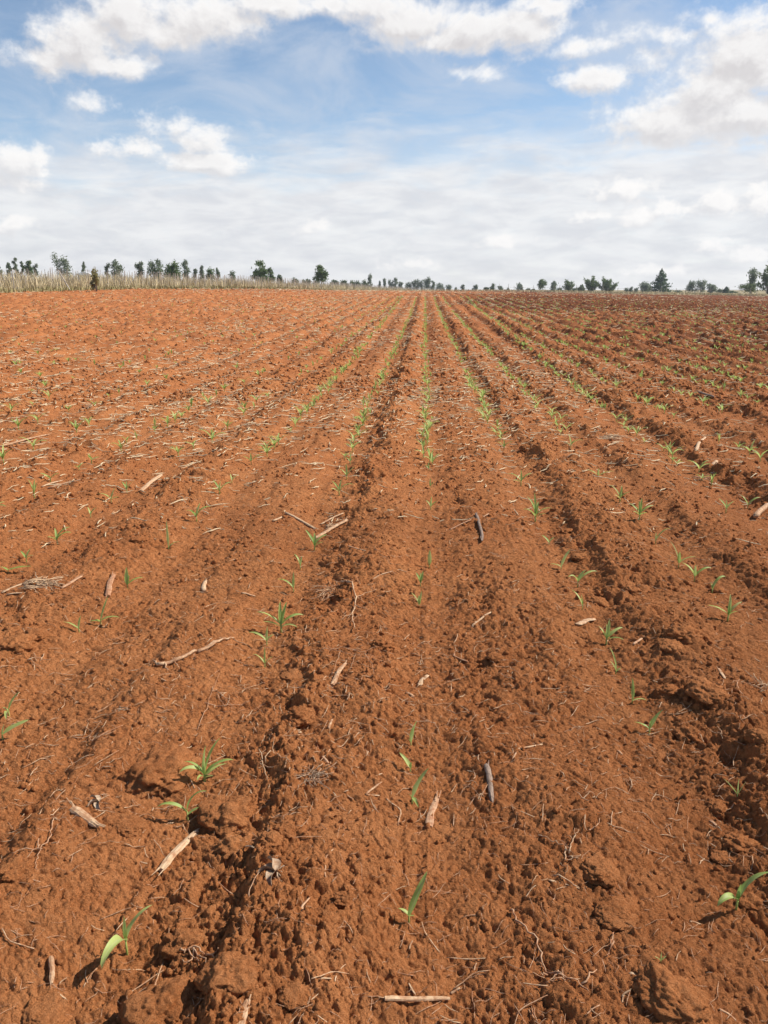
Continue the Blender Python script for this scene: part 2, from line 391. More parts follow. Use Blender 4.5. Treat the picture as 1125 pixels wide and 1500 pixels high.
def spot(px, py):
    d = ray(px, py); t = EYE / max(-d.z, .004); p = Vector((0, 0, EYE)) + d * t
    for _ in range(6):
        z = gz(p.x, p.y, .05); t = (EYE - z) / max(-d.z, .004); p = Vector((0, 0, EYE)) + d * t
    return Vector((p.x, p.y, gz(p.x, p.y, .01)))

# ------------------------------------------------------------------ the ground, one sheet
def build_ground():
    dn = R(31); core = np.linspace(-dn, dn, 760); core = core[:]
    side = np.linspace(dn, R(75), 130)[1:]; rear = np.linspace(R(75), R(285), 60)[1:-1]
    ang = np.concatenate([-side[::-1], core, side, rear]) - 0.035
    rs = [.12, .3, .5, .7, .9, 1.05, 1.2, 1.35, 1.5, 1.6, 1.66]; r = 1.7
    while r < 90:
        rs.append(r); d = math.hypot(r, 1.5)
        r += d * (.00165 if r < 6 else (.0024 if r < 20 else .0029))
    while r < 2500: rs.append(r); r *= 1.03 if r < 400 else 1.1
    rs = np.array(rs)
    ox, oy = 0.0, -.65
    A_, R_ = np.meshgrid(ang, rs)
    x = ox + R_ * np.sin(A_); y = oy + R_ * np.cos(A_)
    step = np.gradient(rs)[:, None]; da = np.abs(np.gradient(ang))[None, :] * R_
    res = np.maximum(step, np.minimum(da, 50)); res = np.minimum(res, 60)
    z = ground(x.ravel(), y.ravel(), res.ravel())
    nr, na = x.shape
    V = np.stack([x.ravel(), y.ravel(), z], 1)
    i, j = np.meshgrid(np.arange(nr - 1), np.arange(na), indexing='ij'); j2 = (j + 1) % na
    Fq = np.stack([i * na + j, (i + 1) * na + j, (i + 1) * na + j2, i * na + j2], -1).reshape(-1, 4)[:, ::-1]
    V = np.vstack([V, [[ox, oy, gz(ox, oy, .05)]]]); cidx = len(V) - 1
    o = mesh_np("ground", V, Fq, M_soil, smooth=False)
    bm = None
    xx, yy = V[:, 0], V[:, 1]
    fence_x = np.interp(yy, FY, FX)
    grass = S((fence_x + 2.5 + 1.2 * gn(xx / 3, yy / 3, 5) - xx) / 1.5) * S((yy - 20) / 8)
    grass = np.maximum(grass, S((yy - 148 - 14 * gn(xx / 30, yy / 30, 6) - np.clip(-xx, 0, 60) * .3 + xx*.15) / 10))
    grass = np.maximum(grass, (np.hypot(xx, yy) > 600) * 1.0)
    a = yy / 100
    moist_shade = S((xx / np.maximum(yy, 1) - .02 + .1 * gn(xx / 12, yy / 12, 8)) / .12) * 1.1 * S((yy - 42 + 6 * gn(xx / 10, yy / 30, 9)) / 14) * .85
    moist_shade = np.maximum(moist_shade, S((xx / np.maximum(yy, .8) + .12) / .75) * (.26 + .34 * S((yy - 6) / 25)))  # rightward darkening: shaded sides of the ridges painted into the soil colour
    moist_shade = moist_shade + .20 * S((yy - 7) / 18) + S((yy - 5) / 18) * np.clip(.30 * gn(xx * 1.6, yy * .35, 13) + .30 * gn(xx * 3.5, yy * 1.2, 14) + .10, 0, .5); moist_shade = np.clip(np.maximum(moist_shade, S(gn(xx * .7 + 9, yy * .5, 10) * 1.2 - .2) * .3), 0, .95)
    for nm, arr in (('grass', grass), ('moist_shade', moist_shade)):
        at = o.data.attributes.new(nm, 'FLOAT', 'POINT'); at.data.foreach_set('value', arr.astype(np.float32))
    tag(o, kind='structure')
    return o
# fence line (nearest first)
FPTS = [(-35.0, 30), (-35.5, 62), (-23.0, 144), (-17.0, 243), (-6.0, 330), (14, 420)]
FY = [p[1] for p in FPTS]; FX = [p[0] for p in FPTS]
build_ground()

# ------------------------------------------------------------------ soil crumbs (uncountable) and loose clods
ICO_V, ICO_F = None, None
def ico(sub):
    bm = bmesh.new(); bmesh.ops.create_icosphere(bm, subdivisions=sub, radius=1)
    v = np.array([tuple(q.co) for q in bm.verts]); f = np.array([[w.index for w in q.verts] for q in bm.faces]); bm.free(); return v, f
def crumbs(name, n, r0, r1, sz, lab, seed, octa, near):
    rs = np.random.RandomState(seed)
    if octa:
        V1 = np.array([(1, 0, 0), (-1, 0, 0), (0, 1, 0), (0, -1, 0), (0, 0, 1), (0, 0, -1)], float); F1 = np.array([(0, 2, 4), (2, 1, 4), (1, 3, 4), (3, 0, 4), (2, 0, 5), (1, 2, 5), (3, 1, 5), (0, 3, 5)])
    else: V1, F1 = ico(1)
    r = r0 * np.exp(rs.rand(n) * math.log(r1 / r0)); a = (rs.rand(n) - .5) * R(66) - .035
    x = r * np.sin(a); y = r * np.cos(a)
    kk = np.floor((x - .03) / .757); s = x - .03 - .757 * kk      # gather in the rough strips
    w = np.array([.3 + .7 * rowp(int(k))[2] for k in kk]) * np.where((s > .1) & (s < .55), 1, .45) * (.6 + .8 * np.clip(gn(x * 1.6, y * 1.3, 95) + .4, 0, 1.4))
    if near: w = w * np.clip((r - .4) / 5.5, .16, 1)
    keep = rs.rand(n) < w * .8; x, y, r = x[keep], y[keep], r[keep]; n = len(x)
    size = sz(r, rs.rand(n))
    z = ground(x, y, np.maximum(.006, r * .0029)) + size * .2
    base = V1[None] * (1 + .8 * (rs.rand(n, len(V1), 1) - .5)) * size[:, None, None] * (.6 + .8 * rs.rand(n, 1, 3))
    V = base + np.stack([x, y, z], 1)[:, None]
    Fa = (F1[None] + (np.arange(n) * len(V1))[:, None, None]).reshape(-1, 3)
    o = mesh_np(name, V.reshape(-1, 3), Fa, M_soil, smooth=False)
    tag(o, lab, 'soil crumbs', kind='stuff')
crumbs("soil_crumbs", 110000, 1.2, 16, lambda r, u: (.0013 + .0062 * u ** 4) * (.7 + .34 * r ** .85), 'loose crumbs of red soil strewn over the near strips between the seedling rows', 5, False, True)
crumbs("distant_soil_clods", 90000, 11, 95, lambda r, u: (.010 + .035 * u ** 3) * (.8 + r / 60), 'loose clods of red soil covering the far part of the field', 6, True, False)

# strips and rows in words
ORD = ['nearest', 'second', 'third', 'fourth', 'fifth', 'sixth', 'seventh', 'eighth', 'ninth', 'tenth', 'eleventh', 'twelfth', 'thirteenth', 'fourteenth', 'fifteenth', 'sixteenth', 'seventeenth', 'eighteenth', 'nineteenth', 'twentieth']
def ordn(i):
    if i < 20: return ORD[i]
    tens = {2: 'twenty', 3: 'thirty', 4: 'forty', 5: 'fifty', 6: 'sixty', 7: 'seventy', 8: 'eighty', 9: 'ninety'}
    n = i + 1; t, u = divmod(n, 10)
    return tens[t] + ('-' + (['', 'first'] + ORD[1:])[u] if u else '').replace('nearest', 'first') if u else {2: 'twentieth', 3: 'thirtieth', 4: 'fortieth', 5: 'fiftieth', 6: 'sixtieth', 7: 'seventieth', 8: 'eightieth', 9: 'ninetieth'}[t]
NUM = ['zeroth', 'first', 'second', 'third', 'fourth', 'fifth', 'sixth', 'seventh', 'eighth', 'ninth', 'tenth', 'eleventh', 'twelfth', 'thirteenth', 'fourteenth', 'fifteenth', 'sixteenth']
def rowname(k):
    if k == 0: return 'centre row'
    return f"{NUM[abs(k)]} row {'left' if k < 0 else 'right'} of centre"
def rowof(x): return int(round((x - .03) / .757))
def stripname(x):
    k = math.floor((x - .03) / .757)
    if k == 0: return 'right of the centre row'
    if k == -1: return 'left of the centre row'
    return f"{'right' if k > 0 else 'left'} of the {NUM[k if k > 0 else -k - 1]} row {'right' if k > 0 else 'left'} of centre"
LOOKS = {}
def assign(things, fmt, group):
    """things: list of (object, look, x, y): label = look + place, counted from the camera where several share both"""
    d = {}
    for t in things: d.setdefault((t[1], t[4]), []).append(t)
    for (look, place), ts in d.items():
        ts.sort(key=lambda t: math.hypot(t[2], t[3]))
        for i, t in enumerate(ts):
            t[0]['label'] = fmt(look, place, i, len(ts)); t[0]['group'] = group

CL_PX = [(335, 1195, 40, 'round'), (240, 1480, 44, 'round'), (985, 1462, 38, 'broad'), (905, 1335, 30, 'flat'), (878, 1275, 26, 'flat'), (240, 1130, 46, 'broad'), (270, 1385, 26, 'crumbly'),
         (1035, 1012, 26, 'broad'), (1000, 930, 26, 'crumbly'), (985, 945, 20, 'broad'), (345, 1240, 26, 'crumbly'), (335, 1425, 34, 'round'), (25, 945, 26, 'crumbly'), (50, 930, 18, 'flat'), (300, 640, 9, 'crumbly'),
         (440, 1050, 22, 'round'), (430, 990, 20, 'flat'), (980, 1015, 18, 'round'), (1010, 1075, 20, 'crumbly'), (1050, 1180, 18, 'round'), (1085, 1235, 20, 'crumbly'), (1060, 1255, 16, 'flat'), (875, 880, 16, 'round'),
         (830, 780, 13, 'crumbly'), (820, 745, 12, 'round'), (850, 815, 14, 'flat'), (770, 660, 9, 'round'), (800, 700, 11, 'crumbly'), (560, 945, 16, 'crumbly'), (500, 870, 14, 'round'), (455, 925, 17, 'flat'), (420, 1215, 20, 'crumbly'),
         (395, 1235, 18, 'round'), (475, 1225, 15, 'flat'), (205, 790, 12, 'flat'), (215, 770, 10, 'round'), (925, 865, 13, 'round'), (940, 1000, 15, 'flat'), (1110, 1080, 16, 'round'), (740, 825, 9, 'crumbly'), (1050, 865, 10, 'round'), (545, 745, 9, 'round'), (1100, 1320, 20, 'round'),
         (725, 965, 12, 'flat'), (480, 1345, 14, 'flat'), (62, 1490, 30, 'flat'), (430, 1455, 20, 'flat'), (505, 1315, 14, 'crumbly'), (690, 880, 10, 'flat'), (20, 1275, 22, 'crumbly'), (185, 1210, 22, 'flat')]
cl_list = []
IV4, IF4 = ico(5)
for i, (px, py, rpx, kind) in enumerate(CL_PX):
    p = spot(px, py); D = (p - Vector((0, 0, EYE))).length; r = rpx / F_PX * D * .85
    fl = {'round': .62, 'flat': .36, 'broad': .55, 'crumbly': .55}[kind]; el_ = {'broad': 1.35}.get(kind, 1.1)
    off = Vector((i * 3.7, i * 1.3, 5)); rot = rnd.random() * 3.14; c_, s_ = math.cos(rot), math.sin(rot); rough = {'crumbly': .34, 'flat': .16}.get(kind, .2)
    V = []
    for v in IV4:
        q = Vector(v)
        k = 1 + .32 * mnoise.noise(q * 1.3 + off) + rough * mnoise.noise(q * 3.1 + off) - .20 * abs(mnoise.noise(q * 4.3 - off)) - .16 * abs(mnoise.noise(q * 9 + off)) - .09 * abs(mnoise.noise(q * 19 + off)) - .05 * abs(mnoise.noise(q * 37 + off))
        k += .16
        w = q * k; w = Vector((w.x * el_, w.y, w.z * fl))
        V.append((r * (w.x * c_ - w.y * s_), r * (w.x * s_ + w.y * c_), r * w.z))
    o = mesh_np("soil_clod", np.array(V), IF4, M_soil, smooth=False); o.location = p + Vector((0, 0, -r * fl * .12)); o['category'] = 'soil clod'
    size = 'large' if r > .05 else ('medium' if r > .028 else 'small')
    cl_list.append((o, f"{size} {kind} soil clod", p.x, p.y, stripname(p.x)))
assign(cl_list, lambda l, pl, i, n: f"{l} {pl}" + (f", {ordn(i)} such" if n > 1 else ''), 'soil clods on the ploughed field')

# ------------------------------------------------------------------ maize seedlings
def leaf_mesh(mb, base, az_, L, Wd, e0, droop, fold=.28, n=10, twist=0.0, curl=0.0):
    """one maize blade: arching ribbon with a keeled midrib"""
    p = Vector(base); b = len(mb.v); a = az_
    for i in range(n + 1):
        t = i / n; e = e0 - droop * t * (.35 + .65 * t)
        a = az_ + curl * t
        d = Vector((math.cos(a) * math.cos(e), math.sin(a) * math.cos(e), math.sin(e)))
        sd = Vector((-math.sin(a), math.cos(a), 0)); nm = sd.cross(d) * -1
        nm = d.cross(sd)
        tw = twist * t; sd2 = sd * math.cos(tw) + nm * math.sin(tw); nm2 = nm * math.cos(tw) - sd * math.sin(tw)
        w = Wd * (min(1, (.35 + 2.6 * t)) * max(0, 1 - t ** 2.3) ** .8) * .5
        wav = .12 * w * math.sin(t * 9 + L * 90)
        mb.v += [p - sd2 * w + nm2 * (w * fold * 2 + wav), Vector(p), p + sd2 * w + nm2 * (w * fold * 2 - wav)]
        mb.rib.append(b + i * 3 + 1)
        if i < n:
            q = b + i * 3
            mb.f += [(q, q + 1, q + 4, q + 3), (q + 1, q + 2, q + 5, q + 4)]
        p = p + d * (L / n)
def seedling_parts(leaves, stem_h, stem_r, lean=(0, 0)):
    """returns (stem MB, [leaf MB...])"""
    st_ = MB(); top = Vector((lean[0], lean[1], stem_h))
    st_.tube([(0, 0, -.02), (lean[0] * .3, lean[1] * .3, stem_h * .4), top], [stem_r * 1.15, stem_r, stem_r * .75], 7)
    ls = []
    for (azd, L, Wd, e0, dr, h) in leaves:
        m = MB(); leaf_mesh(m, Vector((lean[0] * h, lean[1] * h, stem_h * h)), R(azd), L, Wd, R(e0), R(dr), twist=.5 * math.sin(azd), curl=.35 * math.sin(azd * 1.7)); ls.append(m)
    return st_, ls
def make_seedling(p, leaves, stem_h, stem_r, lean=(0, 0), yellow=(), merge=False):
    st_, ls = seedling_parts(leaves, stem_h, stem_r, lean)
    if merge:
        for m in ls:
            b = len(st_.v); st_.rib += [b + k for k in m.rib]; st_.v += m.v; st_.f += [tuple(b + k for k in f) for f in m.f]
        o = st_.build('maize_seedling', M_leaf, None, True); o.location = p; o['category'] = 'seedling'; return o
    t = empty('maize_seedling', p, cat='seedling')
    st_.build('stem', M_stem, t, True)
    for i, m in enumerate(ls): m.build('leaf', M_yel if i in yellow else M_leaf, t, True)
    return t
# leaves: (azimuth deg, 0 = right, 90 = away from camera; length; width; start elevation; droop; height on stem)
HAND = [
 (186, 1396, 'seedling with a wide leaf hanging towards the camera', [(262, .120, .026, 55, 150, 1), (35, .105, .018, 68, 70, 1), (100, .065, .010, 82, 10, 1)], .045, .0028),
 (599, 1354, 'seedling with one wide leaf leaning right', [(38, .115, .020, 62, 22, 1), (165, .035, .014, 42, 60, .9), (300, .03, .009, 55, 40, .8)], .026, .0026),
 (1078, 1334, 'seedling with two broad arching leaves', [(205, .085, .022, 52, 130, .9), (18, .125, .020, 66, 78, 1), (50, .045, .010, 80, 10, 1)], .035, .003),
 (300, 1144, 'bushy seedling cluster with many arching leaves', [(200, .10, .017, 60, 120, .9), (172, .085, .015, 55, 80, 1), (80, .10, .015, 84, 14, 1), (15, .11, .016, 48, 75, .95), (35, .085, .015, 35, 60, .7), (58, .13, .011, 72, 45, 1), (245, .05, .014, 50, 90, .7), (330, .04, .012, 40, 40, .6)], .032, .0045),
 (275, 1201, 'seedling with two long arching leaves', [(192, .105, .015, 52, 110, .9), (25, .10, .013, 78, 98, 1), (20, .04, .010, 30, 10, .7)], .035, .0028),
 (604, 1176, 'seedling with a leaf rising right and a leaf hanging', [(40, .105, .018, 62, 20, 1), (290, .055, .013, 25, 70, .9), (170, .02, .006, 60, 20, .8)], .026, .0028),
 (601, 1129, 'short seedling leaning left', [(150, .062, .016, 55, 40, 1), (60, .022, .008, 70, 10, .9)], .018, .0024),
 (602, 1092, 'upright seedling with one straight leaf', [(55, .078, .018, 72, 14, 1), (160, .02, .007, 60, 20, .8)], .018, .0024),
 (951, 1074, 'seedling with pale leaf tip pointing right', [(165, .06, .013, 35, 55, .9), (32, .085, .017, 60, 22, 1), (80, .03, .008, 80, 10, 1)], .024, .0028),
 (926, 1029, 'upright seedling with a small pale side leaf', [(100, .085, .014, 82, 8, 1), (10, .06, .009, 22, 60, .6)], .02, .0026),
 (902, 986, 'slender seedling with one leaf arching back left', [(130, .10, .010, 80, 35, 1), (150, .05, .007, 70, 60, .8), (20, .03, .008, 40, 30, .6)], .02, .0024),
 (888, 943, 'leafy seedling clump spreading right', [(20, .085, .015, 45, 55, 1), (60, .08, .014, 62, 25, 1), (140, .06, .012, 60, 40, .9), (340, .07, .009, 35, 70, .8), (90, .06, .01, 80, 10, 1)], .028, .0035),
 (853, 892, 'thin seedling with a curved leaf', [(140, .09, .010, 62, 60, 1), (120, .05, .007, 78, 10, 1)], .02, .0022),
 (846, 860, 'spreading seedling with leaves bent to the right', [(15, .10, .012, 50, 80, 1), (40, .06, .014, 60, 30, 1), (200, .07, .010, 70, 120, .9)], .028, .003),
 (822, 834, 'seedling with one leaf leaning right', [(40, .085, .014, 62, 15, 1), (170, .05, .009, 25, 40, .8)], .016, .0024),
 (804, 798, 'small seedling with short leaves', [(150, .05, .012, 50, 40, 1), (30, .045, .010, 45, 40, .9)], .016, .0022),
 (784, 764, 'big leafy seedling clump', [(60, .08, .014, 62, 40, 1), (130, .11, .012, 74, 50, 1), (110, .12, .012, 82, 30, 1), (10, .10, .013, 50, 70, .9), (190, .09, .012, 55, 70, .8), (340, .06, .011, 40, 40, .7), (240, .05, .013, 55, 40, .7), (80, .05, .012, 75, 10, 1)], .04, .005),
 (763, 712, 'wide seedling clump', [(20, .09, .012, 50, 60, 1), (160, .10, .012, 50, 70, 1), (90, .07, .012, 80, 15, 1), (200, .06, .01, 30, 40, .8)], .03, .004),
 (738, 660, 'small seedling clump', [(25, .08, .012, 50, 60, 1), (160, .07, .012, 55, 60, 1), (90, .06, .012, 80, 15, 1)], .025, .003),
 (13, 1046, 'seedling with a broad kinked leaf', [(40, .085, .018, 64, 25, 1), (285, .065, .018, 30, 90, .9), (170, .03, .01, 50, 30, .8)], .026, .003),
 (4, 1083, 'seedling with a broad leaf held low', [(20, .10, .026, 30, 18, 1), (60, .04, .008, 72, 10, 1)], .02, .003),
 (388, 977, 'thin seedling with drooping left leaf', [(165, .075, .009, 55, 85, 1), (85, .075, .009, 84, 8, 1), (30, .05, .008, 50, 60, .9)], .02, .0022),
 (391, 946, 'thin spreading seedling', [(168, .085, .010, 45, 70, 1), (88, .06, .009, 80, 10, 1), (40, .04, .008, 55, 50, .9)], .02, .0024),
 (412, 926, 'large leafy seedling clump', [(20, .11, .015, 45, 85, 1), (60, .10, .016, 68, 30, 1), (110, .10, .015, 75, 30, 1), (170, .12, .013, 45, 60, 1), (195, .08, .012, 35, 50, .8), (340, .08, .012, 30, 60, .8), (90, .06, .012, 85, 5, 1)], .035, .0045),
 (148, 915, 'low seedling with a leaf arching right', [(0, .085, .013, 30, 55, 1), (190, .045, .016, 20, 40, .8), (60, .11, .010, 66, 25, 1)], .022, .0028),
 (116, 926, 'thin seedling with two dull leaves', [(165, .085, .010, 25, 45, 1), (70, .055, .009, 78, 20, 1)], .018, .0022),
 (187, 862, 'upright seedling with a side leaf', [(100, .07, .016, 78, 20, 1), (20, .07, .010, 40, 60, .9), (60, .04, .01, 70, 10, .9)], .02, .0026),
 (430, 868, 'thin upright seedling', [(160, .08, .010, 45, 60, 1), (95, .065, .009, 82, 10, 1)], .018, .0022),
 (440, 834, 'thin seedling with curled leaf', [(140, .07, .009, 70, 90, 1), (60, .045, .009, 72, 15, 1)], .018, .0022),
 (461, 806, 'leafy seedling below a heap of straw', [(150, .09, .014, 62, 40, 1), (40, .08, .014, 50, 50, 1), (90, .06, .014, 78, 10, 1), (10, .05, .01, 40, 40, .8)], .025, .0035),
 (247, 803, 'slim upright seedling with long pointed leaf', [(105, .12, .010, 84, 12, 1), (30, .06, .008, 40, 70, .7)], .02, .0024),
 (288, 763, 'leafy seedling with arching leaves', [(20, .10, .012, 60, 90, 1), (60, .08, .013, 70, 40, 1), (150, .06, .012, 50, 50, .9), (190, .07, .012, 65, 80, .9)], .03, .0035),
 (84, 797, 'bushy seedling leaning right', [(40, .09, .014, 62, 70, 1), (15, .08, .013, 50, 80, 1), (120, .06, .012, 70, 40, 1), (220, .05, .012, 50, 50, .8)], .03, .0035),
 (39, 823, 'small pale seedling', [(60, .05, .010, 60, 30, 1), (150, .05, .010, 45, 40, 1), (10, .04, .008, 40, 40, .9)], .02, .0026),
 (12, 838, 'seedling with a flat pale leaf', [(5, .10, .018, 14, 22, 1), (170, .04, .01, 30, 30, .9)], .014, .0024),
 (614, 888, 'small seedling with a thin bent leaf', [(140, .07, .008, 55, 60, 1), (60, .06, .011, 68, 20, 1), (100, .04, .012, 80, 10, 1)], .02, .0026),
 (616, 858, 'small yellow-green seedling', [(60, .05, .012, 60, 20, 1), (130, .045, .011, 60, 20, 1), (90, .04, .01, 80, 10, 1)], .018, .0026),
 (629, 830, 'short upright seedling', [(95, .065, .016, 84, 8, 1), (60, .035, .010, 60, 20, .8)], .018, .0026),
 (1066, 908, 'leafy seedling with yellowing centre leaf', [(165, .09, .013, 35, 50, 1), (20, .085, .013, 55, 60, 1), (60, .09, .012, 70, 40, 1), (320, .05, .012, 55, 40, .8), (90, .05, .012, 85, 5, 1)], .03, .004),
 (1043, 868, 'seedling with a leaf curled over to the right', [(20, .09, .012, 72, 120, 1), (120, .03, .01, 70, 10, .8)], .022, .0026),
 (1017, 851, 'seedling with arching left and right leaves', [(145, .08, .014, 60, 50, 1), (15, .09, .012, 48, 80, 1), (80, .05, .012, 75, 20, 1)], .024, .003),
 (994, 830, 'thin seedling with an orange-tipped leaf', [(130, .10, .008, 72, 30, 1), (80, .05, .014, 80, 10, 1), (10, .08, .010, 40, 50, .9)], .022, .0026),
 (960, 797, 'faint seedling with a long leaf to the right', [(25, .10, .010, 58, 60, 1), (95, .04, .008, 80, 10, 1)], .018, .0024),
 (936, 764, 'leafy clump beside the dark furrow', [(60, .09, .013, 68, 40, 1), (20, .10, .012, 45, 70, 1), (150, .08, .013, 55, 50, 1), (200, .05, .012, 45, 40, .8), (100, .07, .013, 80, 15, 1), (300, .05, .012, 40, 30, .8)], .032, .0042),
 (908, 734, 'pale leafy clump', [(60, .08, .013, 68, 40, 1), (150, .10, .010, 65, 60, 1), (10, .07, .012, 50, 50, 1), (200, .05, .012, 50, 40, .8)], .03, .0036),
 (876, 700, 'flat spreading seedling', [(5, .11, .011, 28, 45, 1), (170, .09, .011, 40, 50, 1), (80, .05, .012, 75, 15, 1)], .02, .0032),
 (836, 657, 'pale arching clump', [(350, .10, .012, 50, 70, 1), (120, .09, .012, 75, 30, 1), (30, .07, .012, 50, 50, 1), (180, .06, .01, 40, 40, .8)], .03, .0036),
 (631, 747, 'small pointed seedling', [(80, .06, .011, 75, 10, 1), (30, .06, .01, 45, 50, 1), (150, .05, .010, 60, 40, .9)], .02, .0026),
 (630, 716, 'short seedling', [(95, .05, .010, 80, 10, 1), (30, .04, .01, 50, 40, .9)], .018, .0024),
 (628, 690, 'faint short seedling', [(100, .045, .010, 78, 10, 1), (150, .04, .009, 50, 40, .9)], .018, .0022),
 (133, 757, 'small dull seedling', [(140, .05, .010, 60, 40, 1), (40, .05, .010, 60, 40, 1)], .018, .0024),
 (163, 735, 'spreading pale seedling', [(160, .09, .010, 35, 50, 1), (60, .07, .011, 65, 30, 1), (0, .05, .01, 30, 40, .9)], .02, .003),
 (186, 722, 'tufted seedling', [(30, .07, .010, 60, 50, 1), (150, .06, .011, 60, 40, 1), (90, .05, .01, 80, 10, 1)], .022, .003),
 (322, 724, 'leafy seedling', [(20, .09, .012, 50, 60, 1), (150, .08, .012, 60, 50, 1), (80, .06, .012, 75, 15, 1), (200, .05, .01, 40, 40, .8)], .026, .0032),
 (340, 708, 'faint thin seedling', [(40, .06, .010, 50, 40, 1), (120, .05, .010, 60, 30, 1)], .018, .0024),
 (368, 680, 'wide seedling clump', [(15, .10, .012, 45, 60, 1), (100, .06, .012, 70, 20, 1), (170, .07, .011, 40, 40, 1)], .026, .0032),
 (497, 725, 'seedling clump with leaf bent down to the right', [(10, .11, .012, 55, 100, 1), (150, .08, .012, 60, 50, 1), (70, .07, .012, 72, 20, 1), (200, .06, .01, 40, 40, .8)], .028, .0036),
 (508, 702, 'leafy clump', [(30, .09, .012, 55, 50, 1), (100, .08, .011, 78, 20, 1), (160, .07, .011, 55, 40, 1)], .026, .0032),
 (513, 680, 'narrow clump', [(80, .08, .011, 75, 20, 1), (30, .06, .01, 55, 40, 1), (150, .05, .01, 55, 40, .9)], .024, .003),
 (1080, 1166, 'tiny thin weed-like seedling', [(150, .06, .004, 50, 30, 1), (80, .05, .004, 75, 10, 1), (30, .05, .003, 50, 30, 1)], .01, .0014),
 (968, 1408, 'tiny green sprout', [(80, .02, .004, 70, 20, 1), (20, .018, .003, 40, 30, 1), (160, .018, .003, 40, 30, 1)], .006, .0012),
 (1063, 752, 'pale seedling near the white stick', [(30, .08, .012, 45, 60, 1), (130, .07, .012, 60, 40, 1), (90, .05, .01, 80, 10, 1)], .024, .003),
 (1095, 745, 'low arching seedling', [(15, .09, .012, 50, 70, 1), (140, .07, .012, 60, 40, 1)], .022, .003),
]
sd_list = []; hand_xy = []
for (px, py, look, lv, sh, sr) in HAND:
    p = spot(px, py); p.z -= .004
    gs = 1.0 if py > 960 else (1.15 if py > 880 else 1.32); lv = [(a_, l_ * gs, w_ * gs * (1.0 if py > 960 else 1.15), e_, d_, h_) for (a_, l_, w_, e_, d_, h_) in lv]; sh *= gs
    yel = (1,) if 'yellowing' in look else ((0,) if 'orange' in look else ())
    o = make_seedling(p, lv, sh, sr, yellow=yel); hand_xy.append((p.x, p.y))
    sd_list.append((o, look, p.x, p.y, 'in the ' + rowname(rowof(p.x))))
# how far each row was surveyed by hand
YEND = {-3: 5.9, -2: 6.9, -1: 6.9, 0: 6.7, 1: 8.0, 2: 8.2, 3: 5.9}
FAR = []
rs = np.random.RandomState(12)
def in_view(x, y, m=1.08):
    c, s = math.cos(YAW), math.sin(YAW); fx = c * x + s * y; fy = -s * x + c * y
    dep = fy * math.cos(PITCH) + EYE * math.sin(PITCH)
    return fy > 0 and abs(fx) / dep < 562.5 / F_PX * m
for k in range(-34, 40):
    y = YEND.get(k, 3.0 if k < 0 else 3.5); sp = .23 if -2 <= k <= 3 else (.27 if k > 3 else .34)
    while y < 72:
        y += sp * (.45 + 1.1 * rs.rand()) * (1 + y * .010)
        gap = float(gn(np.array([k * 7.3]), np.array([y * .35]), 33)[0])
        x = ROWX(k) + rs.randn() * .04
        if k in (-2,): x -= .008 * max(0, y - 8) * .9
        if k == 3: x += .02 * max(0, y - 8)
        if gap < (-.5 if -3 < k < 4 else -.2): continue
        if k < -4 and rs.rand() < .5: continue
        if y > 12 and rs.rand() < (.35 if k < -3 else .05): continue
        if in_view(x, y) and np.interp(y, FY, FX) + 3 < x: FAR.append((x, y, k, rs.rand(), rs.rand() * 360))
FAR.sort(key=lambda t: math.hypot(t[0], t[1]))
def rand_leaves(r_):
    n = r_.choice([3, 4, 4, 5, 6]); out = []
    for i in range(n):
        out.append((i * 360 / n + r_.uniform(-35, 35), r_.uniform(.06, .12), r_.uniform(.010, .015), r_.uniform(45, 80), r_.uniform(30, 90), r_.uniform(.75, 1)))
    return out
n_ind = 298 - len(HAND)
protos = []
PR_LOOK = ['seedling with few upright leaves', 'seedling with loosely arching leaves', 'tufted seedling with many leaves', 'small spreading seedling']
FX_SEED = random.Random(3)
def proto_leaves(v):
    r_ = FX_SEED; v4 = v % 4
    n = (3, 4, 6, 3)[v4]; L = ((.07, .10), (.09, .13), (.08, .12), (.05, .08))[v4]; E = ((68, 84), (50, 68), (50, 80), (30, 48))[v4]; Dp = ((5, 25), (60, 100), (30, 90), (20, 50))[v4]
    return [(i * 360 / n + r_.uniform(-30, 30), r_.uniform(*L), r_.uniform(.012, .018), r_.uniform(*E), r_.uniform(*Dp), r_.uniform(.75, 1)) for i in range(n)]
PL = [proto_leaves(v) for v in range(12)]
pr_full = {}; pr_flat = {}
for idx, (x, y, k, q, rz) in enumerate(FAR[:n_ind]):
    v = int(q * 12) % 12; p = Vector((x, y, gz(x, y, .02) - .004)); full = math.hypot(x, y) < 9.0
    sc = 1.0 + .55 * ((q * 97) % 1)
    if full:
        if v not in pr_full: t = make_seedling(p, PL[v], .028, .003); pr_full[v] = t
        else:
            s0 = pr_full[v]; t = s0.copy(); C.objects.link(t); t.location = p
            for ch in s0.children: c = ch.copy(); C.objects.link(c); c.parent = t
    else:
        if v not in pr_flat: t = make_seedling(p, PL[v], .028, .003, merge=True); pr_flat[v] = t
        else: t = pr_flat[v].copy(); C.objects.link(t); t.location = p
    t.rotation_euler = (0, 0, R(rz)); t.scale = (sc,) * 3
    sd_list.append((t, PR_LOOK[v % 4], x, y, 'in the ' + rowname(k)))
assign(sd_list, lambda l, pl, i, n: f"{l} {pl}" + (f", {ordn(i)} such from camera" if n > 1 else ''), 'maize seedlings growing in rows')
